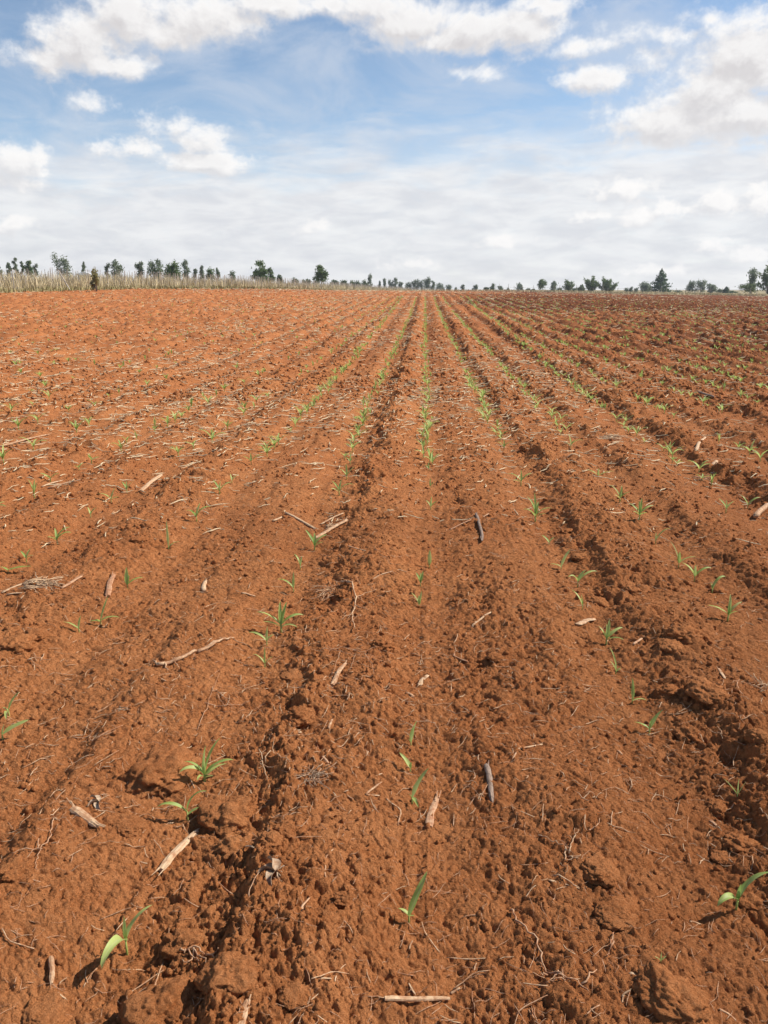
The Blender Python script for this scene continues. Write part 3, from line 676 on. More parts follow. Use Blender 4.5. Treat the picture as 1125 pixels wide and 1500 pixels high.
# the rest of the seedlings, far off, as one mass
def far_seedlings():
    V = []; Fa = []; b = 0; arr = FAR[n_ind:]
    xs = np.array([a[0] for a in arr]); ys = np.array([a[1] for a in arr]); zs = ground(xs, ys, np.maximum(.02, np.hypot(xs, ys) * .0045))
    tm = []
    for v in range(12):
        st_, ls = seedling_parts([(a, L, w * 1.5, e, d, h) for (a, L, w, e, d, h) in PL[v]], .03, .004)
        mb = MB()
        for (azd, L, Wd, e0, dr, h) in PL[v]: leaf_mesh(mb, Vector((0, 0, .025)), R(azd), L, Wd * 1.5, R(e0), R(dr), n=3)
        tm.append((np.array([tuple(q) for q in mb.v]), np.array(mb.f)))
    for (x, y, k, q, rz), z in zip(arr, zs):
        v, f_ = tm[int(q * 12) % 12]; c, s = math.cos(rz), math.sin(rz); sc = .88 + .5 * ((q * 97) % 1)
        w = np.stack([v[:, 0] * c - v[:, 1] * s, v[:, 0] * s + v[:, 1] * c, v[:, 2]], 1) * sc + (x, y, z)
        V.append(w); Fa.append(f_ + b); b += len(v)
    o = mesh_np('distant_maize_seedlings', np.vstack(V), np.vstack(Fa), M_leaf, smooth=True)
    tag(o, 'distant green maize seedlings running in rows to the far end of the field', 'seedlings', kind='stuff')
far_seedlings()

# ------------------------------------------------------------------ stalks, sticks, roots and straw
def stick(name, A, B, r, mat, flat=.75, n=9, bend=.04, split=0, lift=.6, sides=9, seed=0, taper=.85):
    r_ = random.Random(seed + 17); A = Vector(A); B = Vector(B); d = B - A; L = d.length
    mb = MB(); pts = []; rad = []
    for i in range(n + 1):
        t = i / n; pts.append(Vector((t * L - L / 2, bend * L * math.sin(t * 3.1) * (1 + .3 * math.sin(t * 7 + seed)), (.012 if L < .2 else .004) * L * math.sin(t * 5 + seed)))); rad.append(r * (1 + .16 * (r_.random() - .5)) * (1 - (1 - taper) * t))
    rad[0] *= .8; rad[-1] *= .65
    mb.tube(pts, rad, sides, flat)
    for v in mb.v: v.y += r * .16 * (r_.random() - .5); v.z += r * .16 * (r_.random() - .5)
    # frayed ends and a split fibre
    for e in range(split):
        x0 = (L / 2) * r_.choice((-1, 1)); sg = 1 if x0 > 0 else -1; yy = r * r_.uniform(-.8, .8)
        mb.tube([(x0 - sg * .25 * L * r_.random(), yy, r * flat * .6), (x0, yy, r * flat * .6), (x0 + sg * r * r_.uniform(1, 3), yy * 1.4, r * r_.uniform(0, 1.2))], [r * .28, r * .22, r * .08], 5, .5)
    o = mb.build(name, mat, None, name != 'maize_stalk')
    o.location = (A + B) / 2 + Vector((0, 0, r * flat * lift)); q = d.to_track_quat('X', 'Z'); o.rotation_mode = 'QUATERNION'; o.rotation_quaternion = q
    return o
def gpts(path, n_sub=5, wob=.004, lift=.003, seed=0):
    """points along a polyline given in photo pixels, laid on the ground"""
    r_ = random.Random(seed); P_ = [spot(*p) for p in path]; xs = []
    for i in range(len(P_) - 1):
        for j in range(n_sub):
            t = j / n_sub; q = P_[i].lerp(P_[i + 1], t); xs.append((q.x + r_.uniform(-wob, wob), q.y + r_.uniform(-wob, wob)))
    xs.append((P_[-1].x, P_[-1].y)); a = np.array(xs); z = ground(a[:, 0], a[:, 1], .006)
    z = np.maximum(z, np.convolve(np.pad(z, 1, 'edge'), [.25, .5, .25], 'valid'))
    return [Vector((a[i, 0], a[i, 1], z[i] + lift)) for i in range(len(a))]
def root_obj(name, paths, r, mat, label, cat, seed=0, lift=.004):
    mb = MB()
    for k, (path, rr) in enumerate(paths):
        pts = gpts(path, 5, .0035, lift + .003, seed + k); n = len(pts)
        mb.tube(pts, [r * .78 * rr * (1 - .6 * i / n) for i in range(n)], 6)
    c = sum((Vector(v) for v in mb.v), Vector()) / len(mb.v)
    for v in mb.v: v -= c
    o = mb.build(name, mat, None, True); o.location = c
    return tag(o, label, cat)
def mat_of(s): return {'s': M_straw, 'r': M_root, 'd': M_dark, 'g': M_grey}[s]
# (name, end a, end b, width px, material, flat, bend, splits, label)
STK = [
 ('maize_stalk', (236, 1276), (289, 1217), 13, 's', .6, .02, 4, 'thick broken pale maize stalk lying left of the centre row, below the bushy seedlings'),
 ('maize_stalk', (106, 1185), (143, 1213), 15, 's', .5, .03, 4, 'short split maize stalk with frayed ends, partly sunk in soil at left'),
 ('maize_stalk', (563, 1467), (659, 1463), 8, 's', .8, .01, 1, 'long straight pale stick lying crosswise at the bottom of the field view'),
 ('straw_stick', (660, 1452), (674, 1446), 5, 's', .6, .02, 1, 'tiny pale chip touching the right end of the long straight stick'),
 ('maize_stalk', (75, 1404), (76, 1445), 8, 's', .7, .02, 1, 'short pale stick pointing at the camera in the lower left corner'),
 ('maize_stalk', (353, 1502), (363, 1464), 13, 's', .5, .02, 5, 'frayed split stalk standing out at the bottom edge, left of centre'),
 ('maize_stalk', (629, 1211), (640, 1170), 12, 'r', .3, .03, 3, 'brown flat strip of stalk just right of the two centre seedlings'),
 ('weathered_stick', (712, 1124), (720, 1175), 10, 'd', .7, .03, 3, 'dark grey split stick pointing away, right of the centre row'),
 ('weathered_stick', (697, 755), (706, 794), 7, 'd', .8, .02, 3, 'dark charred-looking stick right of the centre row in the middle distance'),
 ('maize_stalk', (158, 875), (167, 844), 10, 'r', .6, .03, 2, 'reddish short stalk beside the second row left of centre'),
 ('maize_stalk', (487, 1002), (506, 974), 9, 's', .6, .03, 3, 'pale split stalk in the furrow left of the centre row'),
 ('maize_stalk', (207, 721), (237, 699), 8, 's', .7, .01, 1, 'clean cream-coloured stalk piece lying slanted at mid left'),
 ('straw_stick', (299, 866), (302, 850), 8, 's', .6, .03, 1, 'stubby pale stalk bit between the two left seedling rows'),
 ('straw_stick', (354, 869), (374, 873), 6, 's', .3, .1, 0, 'small curled husk flake right of the stubby stalk bit'),
 ('straw_stick', (923, 1424), (946, 1447), 8, 's', .3, .05, 1, 'pale pointed husk strip above the lower right clod'),
 ('husk_leaf', (846, 917), (872, 908), 12, 's', .25, .12, 1, 'pale husk leaf lying left of the leafy right-hand seedling'),
 ('straw_stick', (1019, 663), (1033, 643), 7, 's', .5, .02, 1, 'white upright-looking stalk bit at middle right'),
 ('straw_stick', (1044, 694), (1050, 676), 9, 's', .3, .03, 1, 'broad pale husk chip beside the right rows'),
 ('straw_stick', (1049, 687), (1074, 684), 4, 's', .5, .03, 1, 'thin pale straw touching the broad husk chip'),
 ('white_stick', (1106, 762), (1126, 742), 9, 's', .8, .02, 1, 'bright whitish stick at the right edge of the field view'),
 ('straw_stick', (692, 918), (720, 896), 6, 's', .4, .08, 2, 'thin forked straw right of the centre row near the dark stick'),
 ('straw_stick', (665, 962), (686, 969), 4, 'r', .6, .02, 0, 'thin brown twig with bent end right of the centre row'),
 ('straw_stick', (665, 962), (667, 954), 4, 'r', .6, .02, 0, 'tiny upright twig at the bent end of a brown twig'),
 ('straw_stick', (614, 1003), (627, 991), 9, 's', .25, .06, 1, 'small cream husk flake near the centre row, above the three seedlings'),
 ('straw_stick', (595, 1013), (606, 1021), 7, 's', .25, .06, 1, 'small cream husk flake left of another, near the centre row'),
 ('straw_stick', (635, 1027), (649, 1022), 6, 's', .25, .06, 1, 'small flat flake of husk below the centre flakes'),
 ('straw_stick', (536, 1166), (559, 1146), 5, 's', .5, .03, 1, 'pale V-shaped straw arm left of the centre seedlings'),
 ('straw_stick', (537, 1166), (556, 1165), 4, 's', .5, .02, 0, 'short lower arm of the pale V-shaped straw'),
 ('straw_stick', (536, 1139), (560, 1131), 4, 's', .5, .03, 0, 'thin straw just above the V-shaped straw'),
 ('straw_stick', (466, 1096), (481, 1119), 6, 'r', .6, .02, 1, 'brown slanted twig above the grey root tuft'),
 ('straw_stick', (484, 1096), (468, 1113), 2, 'r', .6, .02, 0, 'hair-thin root crossing the brown slanted twig'),
 ('straw_stick', (424, 1078), (446, 1091), 5, 's', .5, .03, 1, 'pale straw slanting down, left of the brown twig'),
 ('straw_stick', (440, 1075), (436, 1064), 8, 's', .3, .05, 0, 'small pale flake at the head of a slanting straw'),
 ('straw_stick', (482, 1068), (487, 1054), 6, 's', .4, .05, 0, 'small upright cream chip in the left furrow'),
 ('straw_stick', (804, 1289), (849, 1299), 5, 's', .5, .04, 1, 'thin cream straw below the branching white root'),
 ('straw_stick', (905, 1100), (911, 1106), 5, 's', .5, .04, 0, 'speck of straw on the smooth right-hand ridge'),
 ('straw_stick', (1040, 1199), (1049, 1209), 6, 'r', .5, .04, 0, 'small twig on the right ridge above the right seedling'),
 ('straw_stick', (358, 1243), (374, 1248), 5, 's', .4, .04, 0, 'small pale chip right of the thick broken stalk'),
 ('straw_stick', (442, 1330), (455, 1302), 5, 'r', .4, .05, 1, 'small brown pointed straw left of centre near the bottom'),
 ('straw_stick', (491, 1439), (507, 1412), 3, 's', .6, .12, 0, 'thin arched straw at the bottom, left of centre'),
 ('straw_stick', (478, 1288), (489, 1246), 3, 's', .6, .14, 0, 'thin curved pale straw left of centre above the arched one'),
 ('straw_stick', (500, 1339), (517, 1366), 2, 'r', .6, .05, 0, 'fine reddish root thread near the bottom centre'),
 ('straw_stick', (566, 1169), (583, 1209), 3, 's', .6, .16, 0, 'curving pale root strand below the V-shaped straw'),
 ('straw_stick', (1054, 1478), (1086, 1497), 4, 'r', .6, .05, 0, 'thin brown straw in the lower right corner'),
 ('straw_stick', (991, 1472), (1012, 1480), 4, 'r', .5, .05, 0, 'small brown straw right of the lower right clod'),
 ('straw_stick', (418, 752), (462, 776), 7, 's', .7, .02, 2, 'long pale stalk slanting down into the straw heap'),
 ('straw_stick', (400, 764), (417, 757), 6, 's', .6, .02, 0, 'short pale stalk just left of the straw heap'),
 ('straw_stick', (460, 790), (509, 765), 8, 's', .5, .02, 2, 'thick pale stalk rising right across the straw heap'),
 ('straw_stick', (470, 768), (503, 754), 5, 's', .5, .03, 1, 'bright slender straw at the top of the straw heap'),
 ('straw_stick', (476, 780), (500, 758), 5, 's', .4, .03, 1, 'flat bright straw in the middle of the straw heap'),
 ('straw_stick', (2, 868), (60, 846), 6, 's', .5, .04, 2, 'long pale straw at the left edge, topmost of its heap'),
 ('straw_stick', (10, 872), (52, 866), 5, 's', .5, .06, 1, 'pale straw lying flat under the left edge heap'),
 ('straw_stick', (30, 876), (70, 846), 4, 's', .5, .03, 0, 'thin straw crossing the left edge heap'),
 ('straw_stick', (90, 862), (120, 846), 7, 'r', .6, .03, 1, 'brown stick right of the left edge heap'),
 ('straw_stick', (0, 655), (72, 638), 6, 's', .5, .02, 2, 'very long pale straw far left in the middle distance'),
 ('straw_stick', (70, 716), (128, 702), 6, 's', .5, .02, 2, 'long pale straw left, below the very long one'),
 ('straw_stick', (62, 714), (92, 704), 5, 's', .5, .05, 1, 'short straw forking off a long pale straw at left'),
 ('straw_stick', (565, 622), (586, 617), 5, 's', .5, .02, 1, 'bright straw in the row left of centre, far off'),
 ('straw_stick', (183, 566), (203, 558), 5, 's', .5, .02, 1, 'bright straw piece far left of all others'),
 ('straw_stick', (1023, 580), (1045, 583), 6, 'd', .8, .03, 1, 'dark short log-like stick far right'),
 ('straw_stick', (658, 776), (690, 764), 4, 'r', .6, .02, 1, 'thin brown twig touching the dark charred-looking stick'),
 ('straw_stick', (700, 764), (716, 752), 4, 'r', .6, .02, 1, 'thin twig poking out behind the dark charred-looking stick'),
 ('straw_stick', (746, 1102), (795, 1089), 5, 's', .5, .03, 2, 'long thin root-like straw right of the centre, pointing right'),
 ('straw_stick', (750, 1114), (762, 1094), 4, 's', .5, .03, 0, 'short branch hanging below a long root-like straw'),
 ('straw_stick', (928, 945), (941, 935), 6, 'r', .5, .03, 0, 'brown twig right of the leafy right-hand seedling'),
 ('straw_stick', (1052, 979), (1062, 994), 6, 's', .3, .03, 1, 'cream flake on the clods at right'),
 ('straw_stick', (1089, 1041), (1105, 1063), 4, 'r', .5, .03, 0, 'reddish twig at right, below the dry grass tuft'),
 ('straw_stick', (510, 800), (560, 815), 4, 's', .5, .05, 1, 'thin bent straw on the ridge below the heap'),
 ('straw_stick', (545, 850), (575, 838), 4, 's', .5, .05, 1, 'thin pale straw on the ridge above the white root'),
]
for i, (nm, a, b, w, mt, fl, be, sp_, lab) in enumerate(STK):
    A, B = spot(*a), spot(*b); D = ((A + B) / 2 - Vector((0, 0, EYE))).length; r = max(.0012, w / 2 / F_PX * D * (.85 if w > 7 else .68))
    far = D > 5
    o = stick(nm, A, B, r, mat_of(mt), fl, 8, be, sp_, 1.1 if not far else 1.4, 8, i)
    tag(o, lab, 'stick' if 'stick' in nm else ('husk' if 'husk' in nm else 'stalk'), 'dry maize litter on the soil')
root_obj('root_stalk', [([(232, 975), (262, 968), (290, 955), (318, 942), (343, 937)], 1.0), ([(232, 975), (225, 970)], .6), ([(240, 972), (246, 984)], .5), ([(255, 968), (262, 980)], .3), ([(343, 937), (362, 948)], .25), ([(290, 957), (322, 943)], .9)],
         .011, M_straw, 'long pale maize stalk with root stubs at its left end, lying between the left rows', 'stalk', 3, .007)
root_obj('dry_root', [([(750, 1334), (757, 1350), (786, 1378), (796, 1412), (805, 1424), (840, 1437), (862, 1453)], 1), ([(800, 1425), (792, 1426)], .8), ([(816, 1424), (806, 1438)], .6), ([(838, 1434), (815, 1438), (799, 1443)], .6), ([(852, 1444), (874, 1421)], .9), ([(812, 1424), (817, 1430), (830, 1436)], .7)],
         .0034, M_root, 'long thin winding root with forked lower end, right of the long straight stick', 'root', 21)
root_obj('dry_root', [([(790, 1222), (806, 1232), (828, 1242), (835, 1250)], .8), ([(835, 1250), (838, 1232), (848, 1215)], .9), ([(838, 1232), (830, 1225)], .6), ([(838, 1235), (842, 1213)], .6), ([(828, 1243), (828, 1262), (840, 1256), (850, 1255)], 1), ([(832, 1258), (848, 1261)], .8), ([(810, 1284), (848, 1300)], 1), ([(820, 1265), (832, 1275), (828, 1285)], .4), ([(780, 1300), (787, 1286)], .5), ([(792, 1292), (802, 1288)], .4)],
         .003, M_straw, 'branching whitish root cluster on the smooth soil right of the centre row', 'root', 31)
root_obj('dry_root', [([(862, 1218), (872, 1216), (878, 1201)], 1), ([(876, 1195), (890, 1194)], .4)], .0028, M_root, 'small bent root beside the branching whitish root cluster', 'root', 35)
root_obj('dry_root', [([(893, 1385), (898, 1368), (896, 1378)], .8), ([(898, 1380), (893, 1392), (890, 1400)], 1), ([(892, 1410), (905, 1425)], .4)], .003, M_root, 'small crooked root above the pale pointed husk strip', 'root', 37)
root_obj('dry_root', [([(80, 1200), (75, 1210), (75, 1228), (60, 1245), (52, 1265), (55, 1275)], .8), ([(62, 1243), (40, 1245), (18, 1253)], .8), ([(60, 1240), (48, 1248), (38, 1258)], .6), ([(80, 1200), (95, 1200), (106, 1212)], .5), ([(58, 1232), (58, 1248)], .8)],
         .003, M_root, 'curly root with several arms left of the short split stalk', 'root', 41)
root_obj('dry_root', [([(266, 1400), (285, 1395), (300, 1402), (320, 1396)], 1), ([(285, 1396), (278, 1415), (268, 1413)], .8), ([(285, 1398), (300, 1412), (304, 1425)], .8), ([(262, 1380), (262, 1398)], .8), ([(272, 1405), (277, 1370)], .5), ([(300, 1402), (322, 1408)], .7), ([(276, 1402), (295, 1415)], .7)],
         .0032, M_root, 'splayed root tuft on a clod right of the nearest left seedling', 'root', 47, .008)
root_obj('dry_root', [([(470, 955), (500, 950), (530, 958), (555, 950)], .7), ([(498, 955), (490, 985)], .6), ([(535, 960), (545, 975), (548, 992)], .6), ([(520, 960), (512, 985)], .5), ([(480, 950), (510, 960), (560, 965)], .5)],
         .003, M_root, 'tangle of brown roots around a clod left of the centre row', 'root', 53, .006)
root_obj('dry_root', [([(500, 855), (515, 862), (522, 880), (516, 905), (520, 925)], 1.3), ([(515, 862), (490, 850)], .8), ([(520, 880), (535, 870), (552, 866)], .6), ([(516, 900), (500, 910)], .6), ([(520, 890), (540, 897)], .5)],
         .0045, M_straw, 'pale upright-looking root crown on the ridge between the left row and centre row', 'root', 59, .01)
root_obj('dry_root', [([(105, 1150), (130, 1120)], .2), ([(288, 1068), (303, 1040), (322, 988)], .7), ([(300, 1030), (330, 1035), (352, 1032), (365, 1028)], .9), ([(318, 1020), (330, 1038)], .7), ([(325, 1022), (345, 1040)], .6)],
         .003, M_root, 'dry wispy root tuft below the long pale stalk at left', 'root', 61)
root_obj('dry_root', [([(108, 1082), (130, 1078), (148, 1060)], .8), ([(130, 1078), (135, 1088), (170, 1072)], .9), ([(142, 1084), (180, 1066)], .8)], .003, M_root, 'forked brown twig lying left, level with the bushy seedlings', 'root', 67)
root_obj('dry_root', [([(1, 980), (15, 975), (28, 988)], .8), ([(40, 968), (55, 965), (75, 968)], .8), ([(40, 966), (55, 975), (70, 988)], .7)], .0035, M_straw, 'loose curled straw strands at the left edge, above the broad-leaved seedling', 'root', 71)
root_obj('dry_root', [([(380, 1100), (388, 1130), (392, 1150)], .8), ([(388, 1120), (400, 1100), (402, 1085)], .8), ([(375, 1110), (390, 1100)], .5)], .003, M_straw, 'forked white root between the bushy seedlings and the grey tuft', 'root', 73)
def tuft(name, px, py, w_px, n, mat, r, label, cat, up=.3, seed=0, az0=0, spread=360):
    r_ = random.Random(seed); p = spot(px, py); D = (p - Vector((0, 0, EYE))).length; L0 = w_px / F_PX * D; mb = MB()
    for i in range(n):
        a = R(az0 + r_.uniform(-.5, .5) * spread); L = L0 * r_.uniform(.4, 1); e = r_.uniform(0, up); q = Vector((r_.uniform(-.3, .3) * L0, r_.uniform(-.3, .3) * L0, .004)); pts = []
        for j in range(6):
            pts.append(q.copy()); a += r_.uniform(-.5, .5); e -= r_.uniform(0, .25)
            q = q + Vector((math.cos(a), math.sin(a), e)) * (L / 6); q.z = max(q.z, .002)
        mb.tube(pts, [r * r_.uniform(.6, 1.2)] * 5 + [r * .3], 4)
    o = mb.build(name, mat, None, True); o.location = p; return tag(o, label, cat)
tuft('dry_root_tuft', 455, 1135, 42, 46, M_grey, .0014, 'matted grey tuft of dead roots in the left furrow, beside the brown slanted twig', 'root tuft', .6, 1)
tuft('dry_grass_tuft', 1118, 1008, 34, 16, M_straw, .0016, 'pale dry grass tuft at the right edge of the field view', 'grass tuft', .8, 2, 110, 160)
tuft('dry_root_tuft', 178, 1040, 18, 14, M_grey, .0016, 'small grey-white tuft left, between the left rows', 'root tuft', .8, 3)
tuft('straw_heap', 484, 772, 34, 40, M_straw, .0026, 'heap of bright broken straw behind a seedling in the row left of centre', 'straw heap', .5, 4, 20, 90)
tuft('straw_heap', 45, 858, 55, 34, M_straw, .0028, 'heap of pale straw at the left edge of the field view', 'straw heap', .4, 5, 20, 80)
tuft('straw_heap', 490, 868, 48, 46, M_straw, .0018, 'spread of thin pale root straw on the ridge left of the centre row', 'straw heap', .6, 6)
tuft('straw_heap', 310, 588, 24, 30, M_straw, .003, 'heap of straw and dark debris between the left rows, far off', 'straw heap', .4, 7)
tuft('straw_heap', 880, 640, 40, 40, M_straw, .003, 'patch of loose pale straw between the right rows', 'straw heap', .3, 8, 0, 60)
tuft('straw_heap', 1020, 700, 40, 20, M_straw, .003, 'thin loose straw patch at right, below the white stalk bit', 'straw heap', .3, 9, 0, 60)
tuft('dead_weed', 404, 1278, 18, 12, M_grey, .0022, 'small crumpled grey dead weed left of centre near the bottom', 'dead weed', .8, 10)
def dead_leaf(px, py, s_px, label, seed):
    p = spot(px, py); D = (p - Vector((0, 0, EYE))).length; s = s_px / F_PX * D; mb = MB()
    for k in range(3):
        leaf_mesh(mb, Vector((0, 0, .006)), R(80 + k * 70 + seed * 30), s, s * .55, R(35 - k * 10), R(60), .5, 8, 1.2, .8)
    o = mb.build('dead_leaf', M_grey, None, True); o.location = p; return tag(o, label, 'dead leaf')
dead_leaf(404, 1280, 26, 'curled grey dead leaf lying on the small dead weed', 1)
dead_leaf(145, 1178, 16, 'small grey curled leaf behind the short split maize stalk', 2)

# scattered straw pieces one can still count
sc_list = []
r_ = random.Random(99); placed = []
SIZES = [('stubby', .012, .022, .0016), ('short', .022, .038, .0010), ('long', .05, .085, .0011)]
shapes = {}
while len(sc_list) < 215:
    px = r_.uniform(-10, 1135); py = 1500 - 800 * r_.random() ** 1.15
    p = spot(px, py)
    D = (p - Vector((0, 0, EYE))).length
    si = r_.choice((0, 1, 1, 2, 2)); nm, lo, hi, rad = SIZES[si]
    hue = r_.choice(('pale', 'pale', 'brown')); L = r_.uniform(lo, hi) * (1 + .12 * D); a = r_.uniform(0, math.pi)
    key = (si, hue, r_.randrange(4))
    dr = 'crosswise' if (a < .5 or a > 2.64) else ('lengthwise' if abs(a - 1.57) < .5 else 'aslant')
    if key not in shapes:
        o = stick('straw_piece', (-.05, 0, 0), (.05, 0, 0), rad * 1.0 * (.1 / ((lo + hi) / 2)), M_straw if hue == 'pale' else M_root, .5, 7, r_.uniform(.02, .12), r_.choice((0, 1)), 0, 6, len(shapes)); o['category'] = 'straw'; shapes[key] = o
    else: o = shapes[key].copy(); C.objects.link(o)
    dx, dy = math.cos(a) * L / 2, math.sin(a) * L / 2
    A = Vector((p.x - dx, p.y - dy, gz(p.x - dx, p.y - dy))); B = Vector((p.x + dx, p.y + dy, gz(p.x + dx, p.y + dy)))
    o.location = Vector((p.x, p.y, max((A.z + B.z) / 2, gz(p.x, p.y) + .001) + rad)); o.rotation_mode = 'QUATERNION'; o.rotation_quaternion = (B - A).to_track_quat('X', 'Z'); o.scale = (L / .1,) * 3
    sc_list.append((o, f"{nm} {hue} straw piece lying {dr}", p.x, p.y, stripname(p.x)))
assign(sc_list, lambda l, pl, i, n: f"{l} {pl}" + (f", {ordn(i)} such" if n > 1 else ''), 'scattered straw pieces')

def straw_mass(name, n, rmin, rmax, half, mat, lab, seed, width, lens, bias=None):
    rs = np.random.RandomState(seed)
    r = rmin * np.exp(rs.rand(n) * math.log(rmax / rmin)); a = (rs.rand(n) - .5) * 2 * R(half) - .035
    x = r * np.sin(a); y = r * np.cos(a)
    if bias is not None: k = rs.rand(n) < bias(x, y); x, y, r = x[k], y[k], r[k]; n = len(x)
    L = (lens[0] + (lens[1] - lens[0]) * rs.rand(n) ** 2.2) * (1 + .035 * r); t0 = rs.rand(n) * 6.28; bend = rs.randn(n) * .35
    wd = width * (.6 + .8 * rs.rand(n)) * (1 + .09 * r)
    m = 5; pts = np.zeros((n, m, 2)); cur = np.stack([x, y], 1); ang = t0.copy()
    for j in range(m):
        pts[:, j] = cur; cur = cur + np.stack([np.cos(ang), np.sin(ang)], 1) * (L / (m - 1))[:, None]; ang = ang + bend / m + rs.randn(n) * .12
    z = ground(pts[..., 0].ravel(), pts[..., 1].ravel(), np.repeat(np.maximum(.006, r * .003), m)).reshape(n, m) + wd[:, None] * .7 + rs.rand(n, 1) * .003 + .0012 * np.minimum(r, 40)[:, None]
    z = np.maximum(z, (z.max(1, keepdims=True) + z.min(1, keepdims=True)) / 2 - .004)
    tan = np.stack([np.cos(t0), np.sin(t0)], 1); sd = np.stack([-tan[:, 1], tan[:, 0]], 1)
    tap = np.array([.7, 1, 1, .8, .3])
    W_ = wd[:, None] * tap[None]
    V = np.zeros((n, m, 3, 3))
    for q, (cs, zz) in enumerate(((-1, -.3), (1, -.3), (0, .7))):
        V[:, :, q, :2] = pts + sd[:, None] * (cs * W_)[..., None]; V[:, :, q, 2] = z + zz * W_
    base = (np.arange(n) * m * 3)[:, None]; Fs = []
    for j in range(m - 1):
        for q in range(3):
            q2 = (q + 1) % 3; Fs.append(base + np.array([[j * 3 + q, j * 3 + q2, (j + 1) * 3 + q2, (j + 1) * 3 + q]]))
    o = mesh_np(name, V.reshape(-1, 3), np.concatenate(Fs), mat)
    tag(o, lab, 'straw', kind='stuff')
straw_mass('root_threads', 4000, 1.25, 14, 34, M_thread, 'fine reddish root threads and straw fibres strewn over the whole near field', 1, .0006, (.012, .07))
straw_mass('straw_litter', 7500, 2.0, 30, 34, M_bit, 'small pale straw litter strewn between the rows', 2, .0012, (.015, .075), lambda x, y: .35 + .65 * np.clip(gn(x * .8, y * .5, 44) + .3, 0, 1))
straw_mass('distant_straw_litter', 58000, 5, 120, 34, M_far, 'pale straw litter covering the far part of the field', 3, .0030, (.03, .15), lambda x, y: np.clip(.25 + .8 * gn(x * .25, y * .12, 45) + .35 * S((3 - x) / 6) * S((x + 14) / 8), .14, 1) * S((y - 3.5) / 9))

# ------------------------------------------------------------------ fence along the left edge of the field
def fx_at(y): return float(np.interp(y, FY, FX))
fence = empty('stick_fence', (fx_at(58), 58, gz(fx_at(58), 58, .5)), 'long fence of closely set grey sticks and wire along the left edge of the field', 'fence')
fl = fence.location
pr = random.Random(4); posts = []
y = 44.0
while y < 400:
    x = fx_at(y); posts.append((x + pr.uniform(-.12, .12), y)); y += (.10 + .24 * pr.random()) * (1 if y < 120 else 1 + (y - 120) / 120)
def post_geo(mb, x, y, z, thick, far):
    h = (pr.uniform(1.7, 1.95) if pr.random() < .85 else pr.uniform(1.1, 1.7)); lx, ly = pr.uniform(-.12, .12), pr.uniform(-.12, .12); t = thick
    mb.tube([(x, y, z - .2), (x + lx * .5 + pr.uniform(-.02, .02), y + ly * .5, z + h * .5), (x + lx, y + ly, z + h)], [t, t * .9, t * .6], 4 if far else 6)
vis = [q for q in posts if in_view(q[0], q[1], 1.02)]
near100 = set(sorted(vis, key=lambda q: q[1])[:100])
far_mb = MB()
for q in posts:
    z = gz(q[0], q[1], .5); th = pr.uniform(.014, .032) if pr.random() < .9 else pr.uniform(.035, .05)
    if q in near100:
        mb = MB(); post_geo(mb, q[0] - fl.x, q[1] - fl.y, z - fl.z, th, False); mb.build('post', M_post, fence)
    else: post_geo(far_mb, q[0] - fl.x, q[1] - fl.y, z - fl.z, th * (1 + q[1] / 500), True)
tag(far_mb.build('posts', M_post, fence), kind='stuff')
wm = MB()
for hh in (.45, .95, 1.45):
    wm.tube([(x - fl.x, y - fl.y, gz(x, y, .5) - fl.z + hh + .03 * math.sin(y)) for (x, y) in posts[::6]], .006, 4)
wm.build('wire', M_wire, fence)
bp = spot(170, 428); 
yb = 74.0; xb = fx_at(yb)
mb = MB(); mb.tube([(xb + 1.7 - fl.x, yb - 1.5 - fl.y, gz(xb + 1.7, yb - 1.5, .5) - fl.z - .1), (xb - fl.x, yb + .2 - fl.y, gz(xb, yb, .5) - fl.z + 1.7)], [.06, .05], 7)
mb.build('brace_pole', M_post, fence)

# dry grass along the fence and at the far edges
def grass(name, n, fn, hgt, wid, mat, lab, seed):
    rs = np.random.RandomState(seed); x, y = fn(rs, n); n = len(x); z = ground(x, y, np.full(n, .5))
    h = hgt * (.35 + .9 * rs.rand(n)) * (1 + .3 * gn(x * .5, y * .5, 7)); a = rs.rand(n) * 3.14; l = rs.randn(n, 2) * .22 * h[:, None]; w = wid * (.5 + rs.rand(n)) * (1 + y / 160)
    V = np.zeros((n, 5, 3)); c, s = np.cos(a) * w, np.sin(a) * w
    V[:, 0] = np.stack([x - c, y - s, z - .03], 1); V[:, 1] = np.stack([x + c, y + s, z - .03], 1)
    mx, my = x + l[:, 0] * .4, y + l[:, 1] * .4
    V[:, 2] = np.stack([mx + c * .7, my + s * .7, z + h * .6], 1); V[:, 3] = np.stack([mx - c * .7, my - s * .7, z + h * .6], 1)
    V[:, 4] = np.stack([x + l[:, 0], y + l[:, 1], z + h], 1)
    b = (np.arange(n) * 5)[:, None]
    F1 = np.concatenate([b + np.array([[0, 1, 2]]), b + np.array([[0, 2, 3]]), b + np.array([[3, 2, 4]])])
    o = mesh_np(name, V.reshape(-1, 3), F1, mat); tag(o, lab, 'grass', kind='stuff')
def along(rs, n, lo, hi, y0=42, y1=330):
    y = y0 * np.exp(rs.rand(n) * math.log(y1 / y0)); x = np.interp(y, FY, FX) + lo + (hi - lo) * rs.rand(n); return x, y
grass('tall_dry_grass', 42000, lambda r, n: along(r, n, -9, 1.3), 1.3, .017, M_dry, 'tall pale dry grass growing along and behind the stick fence', 21)
grass('low_grass_verge', 16000, lambda r, n: along(r, n, -1, 3.6), .36, .022, M_dry2, 'low greenish grass verge between the fence and the bare soil', 22)
def faredge(rs, n):
    x = -30 + 190 * rs.rand(n); y = 150 + 26 * rs.rand(n) - .15 * x + 8 * gn(x / 30, x * 0, 6) + np.clip(-x, 0, 60) * .3; return x, y
